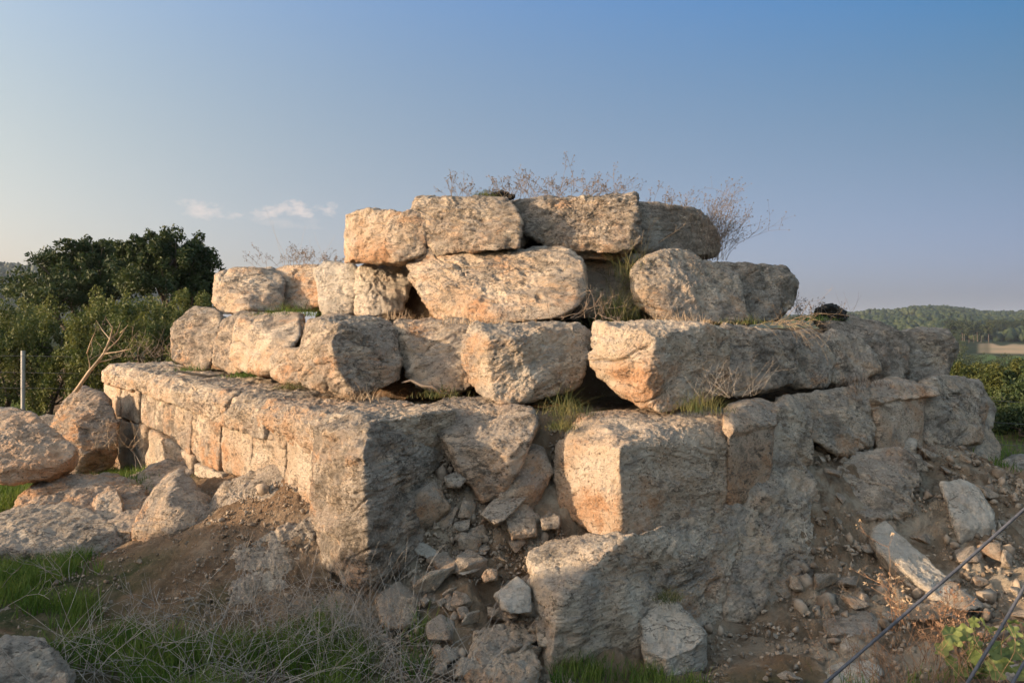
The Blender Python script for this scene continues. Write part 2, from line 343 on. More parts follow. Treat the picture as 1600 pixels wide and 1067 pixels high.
grass = np.clip(np.maximum(sst(-2., -5., gx)*sst(8.2, 9.2, gy), sst(10.5, 12, gr))*(1-inside)
    +sst(5.6, 5.0, gy+.35*n1*3)*sst(-.2, -1, gx-.0*gy)*.8+sst(-2.6, -3.3, gx)*sst(6.8, 6.2, gy)+.7*sst(4.9, 4.6, gy)*sst(.2, .5, gx)*sst(2.2, 1.5, gx)+.45*inside*sst(.0, .25, n1)*(gy > 7.2), 0, 1)
ridge_n = 3*np.sin(thd*2.1)+2*np.sin(thd*5.3)
tan_ = sst(31.5, 32.8, thd+ridge_n*.3)*sst(395, 420, gr)*sst(600, 560, gr+8*ridge_n)
fld = sst(31.5, 33, thd)*sst(250, 270, gr)*sst(390, 370, gr+5*ridge_n)
wood = sst(40, 70, gr)*sst(5, 9, np.abs(thd))*(1-tan_)*(1-fld)
mb = MB(); i = np.arange(NR-1)[:, None]*NA; j = np.arange(NA-1)[None]
mb.add(np.stack((gx, gy, gz), 1), np.stack((i+j, i+NA+j, i+NA+j+1, i+j+1), -1).reshape(-1, 4))
k = np.arange(NR-1)*NA; mb.f.append(np.stack((k+NA-1, k+2*NA-1, k+NA, k), 1))
mb.f.append(np.arange(NA)[None].astype(np.int64))
ground = mb.build('ground', M['earth'], smooth=True, base=np.zeros(3), attrs=dict(rocky=rocky, grass=grass, wood=wood, tan=tan_, field=fld))
ground['kind'] = 'structure'
def gh(x, y): return height(x, y)

# ---------------------------------------------------------------- rocks: a rounded hull of outline points, weathered by noise
_cs = {}
def cubesphere(n):
    if n in _cs: return _cs[n]
    t = np.tan(np.linspace(-1, 1, n+1)*math.pi/4); A, B = np.meshgrid(t, t, indexing='ij'); A = A.ravel(); B = B.ravel(); O = np.ones_like(A)
    V = []; Fq = []; i = np.arange(n)[:, None]*(n+1); j = np.arange(n)[None]; q = np.stack((i+j, i+n+1+j, i+n+2+j, i+j+1), -1).reshape(-1, 4)
    for k, f in enumerate(((O, A, B), (-O, B, A), (B, O, A), (A, -O, B), (A, B, O), (B, A, -O))):
        V.append(np.stack(f, 1)); Fq.append(q+k*(n+1)**2)
    V = np.concatenate(V); Fq = np.concatenate(Fq)
    _, idx, inv = np.unique(np.round(V*1e5).astype(np.int64), axis=0, return_index=True, return_inverse=True)
    V = V[idx]; V /= np.linalg.norm(V, axis=1)[:, None]
    _cs[n] = (V, inv.reshape(-1)[Fq]); return _cs[n]
def hull_planes(W):
    bm = bmesh.new()
    for v in W: bm.verts.new(v)
    r = bmesh.ops.convex_hull(bm, input=bm.verts); bm.normal_update()
    pl = []
    for f in bm.faces:
        n = np.array(f.normal); ar = f.calc_area()
        if ar < 1e-6: continue
        pl.append([n, float(n@np.array(f.verts[0].co)), ar])
    bm.free(); pl.sort(key=lambda t: -t[2]); out = []
    for n, d, ar in pl:
        if all(n@m[0] < .97 or abs(d-m[1]) > .12 for m in out): out.append((n, d))
    return out
_seed = [100]
def hull_rock(W, mb, px_size, p=80, rough=1., strata=1., lip=0, cracks=1., pits=1., chips=12, dens=1.12, grow=1.05):
    W = np.asarray(W, float); c = (W.max(0)+W.min(0))/2; c = (c+W.mean(0))/2; _seed[0] += 1; sd_ = _seed[0]; rs = np.random.RandomState(sd_)
    W = c+(W-c)*grow
    pl = hull_planes(W)
    n = int(min(150, max(10, px_size*.64/dens/2*1.35))); n = (n+5)//6*6
    D, Q = cubesphere(n); half = (W.max(0)-W.min(0))/2; half = np.maximum(half, .25*half.max())
    D = D*half; D = D/np.linalg.norm(D, axis=1)[:, None]
    N = np.array([a[0] for a in pl]); d = np.array([a[1] for a in pl])-N@c; d = np.maximum(d, .04*half.max())
    for k in range(chips):       # broken corners
        nn = rs.normal(size=3); nn /= np.linalg.norm(nn); sup = ((W-c)@nn).max(); N = np.vstack((N, nn)); d = np.append(d, sup*rs.uniform(.84, .97))
    T = np.maximum(0, D@N.T/d); s_ = (T**p).sum(1)
    r = s_**(-1/p); V = D*r[:, None]
    w3 = (T**(p-1)/d)@N; w3 /= np.linalg.norm(w3, axis=1)[:, None]+1e-9
    q = V+c+sd_*3.7
    tl = rs.uniform(-.35, .35, 2); q = q.copy(); q[:, 2] += q[:, 0]*tl[0]+q[:, 1]*tl[1]
    sz = min(1., 1.2*np.sort(half)[0]+.25*half.max())
    qw = q+.06*np.stack((pn(q*2.3, sd_+20), pn(q*2.3, sd_+21), pn(q*2.3, sd_+22)), 1)
    disp = fbm(q, 1.3/max(sz, .25), 2, sd_)*.055*sz+fbm(qw, 3.2/max(sz, .35), 4, sd_+3, .6)*.045*sz
    rg = np.abs(pn(qw*np.array((3.4, 3.4, 5.5)), sd_+4))+.5*np.abs(pn(qw*np.array((8, 8, 13)), sd_+5))+.25*np.abs(pn(q*np.array((19, 19, 28)), sd_+6))
    disp = disp+(.36-rg)*.055*sz+(.12-np.abs(pn(qw*np.array((30, 30, 44)), sd_+23)))*.022*min(1, sz*2)
    hb = pn(qw*np.array((1.6, 1.6, 5.5)), sd_+9); hb2 = hb*5; hb2 = (np.floor(hb2)+sst(.0, .22, hb2-np.floor(hb2)))/5   # broken ledges
    disp = disp+hb2*.07*sz*sst(-.15, .15, pn(q*1.2, sd_+10))
    disp = disp*rough
    st = pn(q*np.array((2.2, 2.2, 15)), sd_+7)*sst(-.1, .35, pn(q*1.3, sd_+8)); disp = disp+st*.03*strata*sz
    f1 = fbm(q, 17, 3, sd_+11, .6); disp = disp+f1*.011*rough
    cr = pn(q*np.array((.9, .9, 2.6)), sd_+12)+.10*pn(q*6, sd_+13); disp = disp-.035*cracks*np.exp(-(cr/.018)**2)*sz*sst(.0, .2, pn(q*1.1, sd_+14))
    pt = np.maximum(0, pn(q*7, sd_+15)-.33); disp = disp-pt*.22*pits*sz
    pt = np.maximum(0, pn(q*20, sd_+16)-.30); disp = disp-pt*.06*pits
    V = V+w3*disp[:, None]
    if lip:
        hz = (V[:, 2]-V[:, 2].min())/(np.ptp(V[:, 2])); k = sst(.70, .76, hz+.05*pn(q*2.5, 3))*lip
        h2 = w3.copy(); h2[:, 2] = 0; V = V+h2*k[:, None]
        k = sst(.5, .0, np.abs(w3[:, 2]))*(1-sst(.70, .76, hz))   # dressed panel: flatter below the lip
        V = V-w3*(disp*.7*k)[:, None]
    mb.add(V+c, Q); mb.h = (V[:, 2]-V[:, 2].min())/np.ptp(V[:, 2])
def outline_world(pts, thick, sink=0):
    W = [P(*q) for q in pts]; t = np.array(thick, float) if not np.isscalar(thick) else np.array((0, thick, 0.))
    c = np.mean(W, 0); z0 = min(a[2] for a in W); hh = max(a[2] for a in W)-z0
    low = [w_-np.array((0, 0, sink)) for w_ in W if w_[2] < z0+.3*hh] if sink else []
    if np.isscalar(thick):      # a solid stone going straight back from its visible side
        return W+low+[(c+(w_-c)*.95)*(1+thick/c[1]) for w_ in W+low]
    return W+low+[c+(w_-c)*.92+t for w_ in W+low]
def rock(name, label, cat, pts, thick=.6, group=None, orange=None, grey=None, W=None, **kw):
    if W is None: W = outline_world(pts, thick, kw.pop('sink', 0))
    xs = [800+F*a[0]/a[1] for a in W]; ys = [HY-F*a[2]/a[1] for a in W]
    mb = MB(); hull_rock(W, mb, max(np.ptp(xs), np.ptp(ys)), **kw)
    o = mb.build(name, M['stone'], smooth=True, attrs=dict(low=1-mb.h)); tag(o, label, cat, group)
    rq = np.random.RandomState(_seed[0]*7); o['pale'] = float('white' in label or 'pale slab' in label or 'pale stone' in label or 'narrow slab' in label)*.8; o['orange'] = float(orange if orange is not None else rq.uniform(-.1, .35)); o['grey'] = float(grey if grey is not None else rq.uniform(-.4, .8))
    return o
def wl(px, off=0.):     # depth of the left face's plane along a pixel column
    q = (px-800)/F; bx, by = -1.2-nL[0]*off*-1, 5.9-nL[1]*off*-1
    s_ = (q*by-bx)/(-.637-q*.77); return by+.77*s_
def wr(px, off=0.):     # the same for the right face
    q = (px-800)/F; bx, by = p0[0]+nR[0]*off, p0[1]+nR[1]*off
    t = (q*by-bx)/(.77-q*.637); return by+.637*t
BL = 'stone_block'
GA, GB, GC, GD, GE = ('stone blocks of the top tier', 'stone blocks of the third tier', 'stone blocks of the second tier', 'wall blocks of the sunlit left face', 'wall blocks of the shaded right face')
blocks = [
 # top tier
 (GA, 'pale sunlit block at the left end of the top tier, slanting down leftward', [(544,338,9.7),(575,327,9.5),(628,334,9.3),(650,350,9.2),(650,400,9.1),(600,411,9.2),(543,410,9.5),(541,380,9.6)], .8, dict(orange=.35)),
 (GA, 'small cream stone wedged behind the left shoulder of the dark-topped top-tier block', [(605,348,9.2),(640,332,9.2),(665,340,9.1),(665,400,9.0),(622,408,9.0),(603,385,9.1)], .6, dict()),
 (GA, 'large dark-weathered block in the middle left of the top tier', [(641,325,9.3),(655,311,9.35),(760,309,9.1),(800,316,8.9),(812,350,8.7),(806,385,8.6),(760,390,8.6),(670,396,9.0),(641,375,9.2)], .9, dict(grey=.6, strata=1.6)),
 (GA, 'pale broken stone between and behind the two big top-tier blocks', [(770,322,9.7),(800,311,9.8),(830,314,9.8),(835,350,9.5),(815,390,9.4),(775,380,9.4)], .5, dict()),
 (GA, 'large pitted block with a dark upper right corner in the centre of the top tier', [(808,318,9.5),(850,313,9.4),(960,307,9.1),(992,306,9.0),(996,345,8.8),(994,380,8.6),(972,398,8.5),(870,388,8.9),(825,365,9.2)], .9, dict(strata=.6, rough=1.3)),
 (GA, 'shaded grey block with slanting layers at the right end of the top tier', [(985,322,9.7),(1010,317,9.9),(1060,324,10.1),(1105,342,10.2),(1119,365,10.1),(1116,400,9.9),(1080,404,9.7),(1000,392,9.4)], .9, dict(grey=.9, strata=2)),
 (GA, 'thin orange stone under the dark-cornered block of the top tier', [(900,388,9.0),(965,386,9.0),(975,400,8.9),(960,406,8.9),(905,404,8.9)], .5, dict(orange=1.)),
 (GA, 'low crumbling stone under the left end of the dark-weathered top block', [(640,388,9.1),(700,388,9.0),(705,404,9.0),(650,408,9.0)], .5, dict(orange=.5)),
 (GA, 'dark packed stone seen through the gaps under the top blocks', [(660,350,10.2),(1060,350,10.2),(1075,412,10.1),(650,415,10.1)], .6, dict(grey=.6)),
 # third tier
 (GB, 'squarish block at the far left end of the third tier, dark right half', [(338,430,12.3),(372,419,12.3),(425,420,12.3),(442,436,12.1),(441,484,11.7),(385,488,11.4),(345,487,11.9),(336,470,12.2)], 1., dict(grey=.2)),
 (GB, 'low pink-cream stone behind the grass between two third-tier blocks', [(428,424,12.6),(450,415,12.6),(500,416,12.2),(510,440,12),(505,485,11.8),(440,483,12)], .7, dict(orange=.4)),
 (GB, 'rounded white sunlit block of the third tier beside the grass tuft', [(492,425,10.5),(510,412,10.6),(555,415,10.3),(566,440,10.1),(560,490,10),(505,493,10.1),(500,460,10.3)], .8, dict()),
 (GB, 'cream block with a shaded right side, touching the rounded white one', [(556,425,10.1),(580,410,10.2),(636,411,10.2),(642,440,10),(628,485,9.8),(585,495,9.6),(556,490,9.9)], .8, dict()),
 (GB, 'longest whitish block in the middle of the third tier with a cracked overhanging right end', [(643,410,9.1),(700,400,8.9),(785,402,8.7),(835,390,8.6),(885,390,8.5),(906,412,8.2),(910,460,8.0),(885,492,7.75),(780,502,7.8),(690,502,8.3),(665,475,8.7),(646,440,8.9)], .9, dict(strata=1.3, cracks=2.)),
 (GB, 'recessed stone behind the tall green tuft on the third tier', [(900,412,9.2),(950,405,9.2),(1000,410,9.2),(1005,490,9),(960,500,8.9),(900,490,9)], .7, dict()),
 (GB, 'big block right of the tall green tuft with a sunlit left nose', [(991,425,8.4),(1003,404,8.5),(1040,397,8.6),(1095,408,8.7),(1150,430,8.8),(1168,500,8.3),(1060,503,7.8),(1000,485,8.1),(990,455,8.3)], .9, dict(grey=.3)),
 (GB, 'dark-edged grey block at the right end of the third tier', [(1095,414,9.2),(1190,416,9.3),(1230,423,9.5),(1244,442,9.6),(1236,475,9.4),(1212,500,9.0),(1120,504,8.5)], .9, dict(grey=.9)),
 # second tier
 (GC, 'tall rounded block at the far left end of the second tier', [(267,515,11.5),(278,500,11.5),(305,479,11.7),(330,478,11.5),(352,487,11.2),(338,545,10.8),(330,578,10.6),(300,580,10.9),(268,562,11.3)], .9, dict(grow=.98, orange=.2)),
 (GC, 'narrow rounded slab leaning between the far left block and the holed block', [(335,530,10.6),(350,498,10.7),(378,486,10.6),(408,488,10.3),(388,580,9.7),(360,588,10),(334,568,10.4)], .8, dict(grow=.96)),
 (GC, 'cream block with a rusty hole in its sunlit face', [(360,520,9.9),(372,494,10.1),(400,487,10.2),(475,490,9.8),(482,510,9.2),(460,545,8.7),(425,590,8.7),(372,580,9.5),(358,560,9.8)], .8, dict(grow=.97, orange=.15)),
 (GC, 'small round stone wedged left of the corner block of the second tier', [(422,560,8.7),(440,545,8.6),(475,543,8.4),(480,595,8.2),(440,598,8.4),(424,588,8.6)], .5, dict()),
 (GC, 'corner block of the second tier, cream left side and brown right side', [(462,535,7.85),(480,504,8.05),(530,498,8.2),(592,497,8.3),(613,518,8.0),(622,560,7.75),(617,595,7.6),(545,624,7.05),(518,540,7.25),(490,606,7.5),(463,590,7.8),(530,508,7.45)], (0,.6,0), dict()),
 (GC, 'recessed half-shaded block right of the second-tier corner block', [(611,510,8.1),(640,503,8.2),(700,502,8.1),(738,506,8),(738,600,7.5),(705,618,7.4),(655,600,7.6),(622,565,7.9)], .8, dict(grey=.3)),
 (GC, 'block with a rough sunlit left edge in the centre of the second tier', [(728,528,7.15),(742,507,7.3),(850,507,7.4),(924,510,7.5),(926,560,7.2),(915,600,7.05),(790,636,6.6),(775,530,6.75),(738,600,7.0),(728,560,7.1)], (0,.7,0), dict(grey=.1)),
 (GC, 'large layered block jutting forward in the second tier, right of centre, its left end sunlit', [(922,525,6.95),(930,506,7.1),(1050,508,7.2),(1134,510,7.4),(1138,560,7.15),(1136,612,7.0),(1050,638,6.45),(1010,638,6.35),(1012,528,6.45),(928,570,6.9),(965,620,6.65)], (.1,.7,0), dict(strata=2.2, cracks=1.5)),
 (GC, 'shaded block veiled by dry grass right of the layered block', [(1125,512,7.4),(1180,512,7.6),(1240,520,8),(1250,560,7.9),(1238,600,7.6),(1180,618,7.1),(1128,615,7.0)], .8, dict(grey=.6)),
 (GC, 'rounded grey block following the grass-veiled one on the right side of the second tier', [(1215,520,8.1),(1260,515,8.5),(1290,530,8.7),(1302,560,8.6),(1292,603,8.1),(1240,608,7.8),(1218,590,7.8)], .8, dict(grey=.5)),
 (GC, 'block with a tapering rounded right end on the right side of the second tier', [(1283,525,8.8),(1310,518,9.1),(1345,530,9.2),(1370,555,9.2),(1373,575,9.0),(1345,594,8.7),(1296,601,8.3),(1285,570,8.5)], .7, dict(grey=.3)),
 (GC, 'high dark-pitted block sloping rightward above the tapering one', [(1275,505,9.8),(1300,496,10),(1340,498,10.1),(1395,515,10.2),(1418,540,10.1),(1417,590,9.8),(1400,600,9.6),(1370,600,9.5),(1330,540,9.4)], .9, dict(grey=1., strata=1.)),
 (GC, 'last squarish block at the right end of the second tier', [(1406,520,10.8),(1440,513,11),(1480,518,11.2),(1493,535,11.2),(1490,555,11.1),(1478,592,10.8),(1412,600,10.4)], .9, dict(grey=.7, strata=1.8, cracks=2)),
]
for grp, lab, pts, th, kw in blocks: rock(BL, lab, 'stone block', pts, th, grp, **kw)

# left face: upper course between its upright joints, then the lower course
def wallpts(x0, x1, yt0, yt1, yb0, yb1, off=0., batter=.04, tk=.75):
    d0, d1 = wl(x0, off), wl(x1, off); W = []
    for x, d, yt, yb in ((x0, d0, yt0, yb0), (x1, d1, yt1, yb1)):
        top = P(x, yt, d); bot = P(x, yb, d)+np.array((nL[0]*batter, nL[1]*batter, 0))
        W += [top, bot, top-np.array((*nL, 0))*tk+np.array((0, 0, .04)), bot-np.array((*nL, 0))*tk]
    return W
joints = [(163, 190, 577, 583, 640, 652, 'end pillar of the sunlit wall, beside the boulder', .02, 0),
 (191, 219, 583, 589, 652, 662, 'narrow upright wall block left of the open dark joint', 0, 0),
 (224, 259, 590, 597, 662, 675, 'wall block right of the open dark joint', 0, .1),
 (260, 301, 597, 606, 675, 712, 'wall block under the dry fringe of the rim', 0, .1),
 (303, 346, 606, 617, 720, 735, 'orange-tinted wall block with a worn upper right corner', -.02, .2),
 (348, 396, 617, 631, 735, 760, 'smooth pale wall block left of the hollow in the rim', 0, .15),
 (398, 449, 631, 650, 760, 790, 'widest smooth pale wall block above the shadow-edged slab', 0, .1),
 (450, 491, 650, 668, 800, 850, 'tall pale wall block left of the long crooked crack', .02, .1)]
for x0, x1, yt0, yt1, yb0, yb1, lab, off, orr in joints:
    rock('wall_block', lab, 'wall block', None, group=GD, W=wallpts(x0, x1, yt0, yt1, yb0, yb1, off), orange=orr, p=40, rough=.6, strata=.6, cracks=.6, chips=3, grow=1.005)
for x0, x1, yt0, yt1, yb0, yb1, lab in ((166, 226, 648, 664, 740, 765, 'lower wall block crossed by two leaf-grey shadows'), (228, 300, 665, 712, 780, 830, 'long lower wall block behind the fallen rocks'), (303, 345, 722, 738, 830, 850, 'lower wall block half buried in the earth heap')):
    rock('wall_block', lab, 'wall block', None, group=GD, W=wallpts(x0, x1, yt0+2, yt1+2, yb0, yb1, .04), p=40, rough=.4, strata=.4, cracks=.4, chips=1, grow=1.0)
# projecting rim stones above them
rims = [(160, 212, 'rim stone at the far left end of the sunlit wall', .2), (206, 255, 'rim stone above the open dark joint', .1), (250, 318, 'long rim stone with a dry fringe beneath it', .0), (312, 352, 'short rim stone left of the hollow', .2),
        (352, 412, 'bluish grey rim stone with a round hollow in its top', .0), (405, 500, 'orange-brown rim stone with a rough drooping edge', .7), (485, 560, 'last rim stone beside the wall corner block', .1)]
for x0, x1, lab, orr in rims:
    W = []
    for x in (x0, x1):
        d = wl(x, .06); zt = -.80 if x < 300 else -.84; dz = .24 if x < 330 else .30
        b3 = np.array(((x-800)/F*d, d, 0)); nn = np.array((*nL, 0))
        W += [b3+(0, 0, zt-.06), b3+(0, 0, zt-dz), b3-nn*.12+(0, 0, zt+.05), b3-nn*.95+(0, 0, zt+.08), b3-nn*.95+(0, 0, zt-dz)]
    rock('rim_stone', lab, 'rim stone', None, group='rim stones of the sunlit left face', W=W, orange=orr, grey=.4 if 'bluish' in lab else .1, rough=1.25, chips=4, grow=1.03)

wallR = [
 ('wall_block', 'wall corner block with a sunlit pale left side and shaded right side', [(492,668,6.35),(540,640,6.7),(640,652,6.75),(672,680,6.5),(683,715,6.3),(682,760,6.15),(665,880,5.75),(600,920,5.3),(572,930,5.2),(550,915,5.35),(507,880,5.9),(490,820,6.3),(566,685,5.5),(578,662,5.85)], (.25,.7,0), dict(rough=.8, lip=0)),
 ('wall_block', 'big isolated front block split by sunlight and shadow', [(906,650,6.5),(1000,640,6.6),(1100,643,6.7),(1141,655,6.4),(872,690,6.2),(860,740,6.12),(876,800,5.95),(935,838,5.62),(972,845,5.42),(967,700,5.5),(985,690,5.62),(1138,690,6.15),(1134,792,6.05)], (.35,.6,0), dict(rough=.65, strata=.5, cracks=.3, chips=1, grow=1.01)),
 ('wall_block', 'narrow orange-brown pilaster block under a jutting cap, right of the big front block', [(1135,640,6.4),(1170,632,6.6),(1206,642,6.7),(1140,664,6.12),(1206,660,6.5),(1138,792,6.05),(1200,770,6.4)], (.3,.6,0), dict(orange=.6, lip=.03, rough=.6, chips=0)),
 ('wall_block', 'rough grey wall block with a broken lower edge right of the pilaster', [(1204,640,6.7),(1232,625,7.0),(1268,650,7.1),(1262,720,6.9),(1236,770,6.6),(1206,780,6.45)], .6, dict(grey=.3)),
 ('wall_block', 'weathered wall block sloping above the rubble with fine slanting layers', [(1215,625,7.3),(1290,612,7.8),(1355,612,8.2),(1363,690,7.8),(1320,712,7.4),(1255,680,7.05)], .7, dict(strata=2., grey=.3)),
 ('wall_block', 'wall block with a heavy lip over a smooth pinkish panel', [(1345,608,8.3),(1390,595,8.7),(1445,606,8.9),(1440,625,8.6),(1362,640,7.95),(1366,705,7.75),(1440,700,8.4)], (.35,.6,0), dict(lip=.12, orange=.3)),
 ('wall_block', 'smooth grey wall block with a web of cracks near the right end', [(1440,600,8.9),(1475,588,9.4),(1528,596,10),(1540,640,9.7),(1530,690,9.2),(1442,700,8.45)], .7, dict(grey=.5, cracks=2)),
 ('wall_block', 'rounded block closing the right end of the lower tier', [(1500,590,10.2),(1530,600,10.4),(1553,632,10.3),(1550,665,10),(1535,680,9.7),(1510,670,9.6)], .7, dict(grey=.6)),
 ('wall_block', 'low block under the rounded one at the right end', [(1480,672,9.3),(1540,665,9.9),(1562,700,9.8),(1555,738,9.4),(1510,748,8.9),(1478,735,8.9)], .7, dict(grey=.3)),
 ('wall_block', 'big pale half-buried foundation block with a flat sunlit ledge on top', [(822,870,5.45),(870,848,5.75),(1030,835,5.9),(972,846,5.2),(1140,792,6.1),(895,905,4.95),(862,1066,4.72),(885,935,4.8),(1000,1000,5.05),(1180,960,5.7),(1195,830,6.2),(835,960,5.2)], (.4,.5,-.1), dict(rough=.85, grey=.1, strata=.3)),
 ('wall_block', 'crumbling grey foundation rock sinking into the earth slope', [(1165,780,6.25),(1210,745,6.5),(1262,740,6.75),(1292,830,6.55),(1262,915,6.0),(1200,965,5.6),(1130,985,5.4),(1150,880,5.75)], .8, dict(grey=.1, rough=1.5, orange=.2)),
]
for nm, lab, pts, th, kw in wallR: rock(nm, lab, 'wall block', pts, th, GE if 'left side' not in lab else GD, **kw)

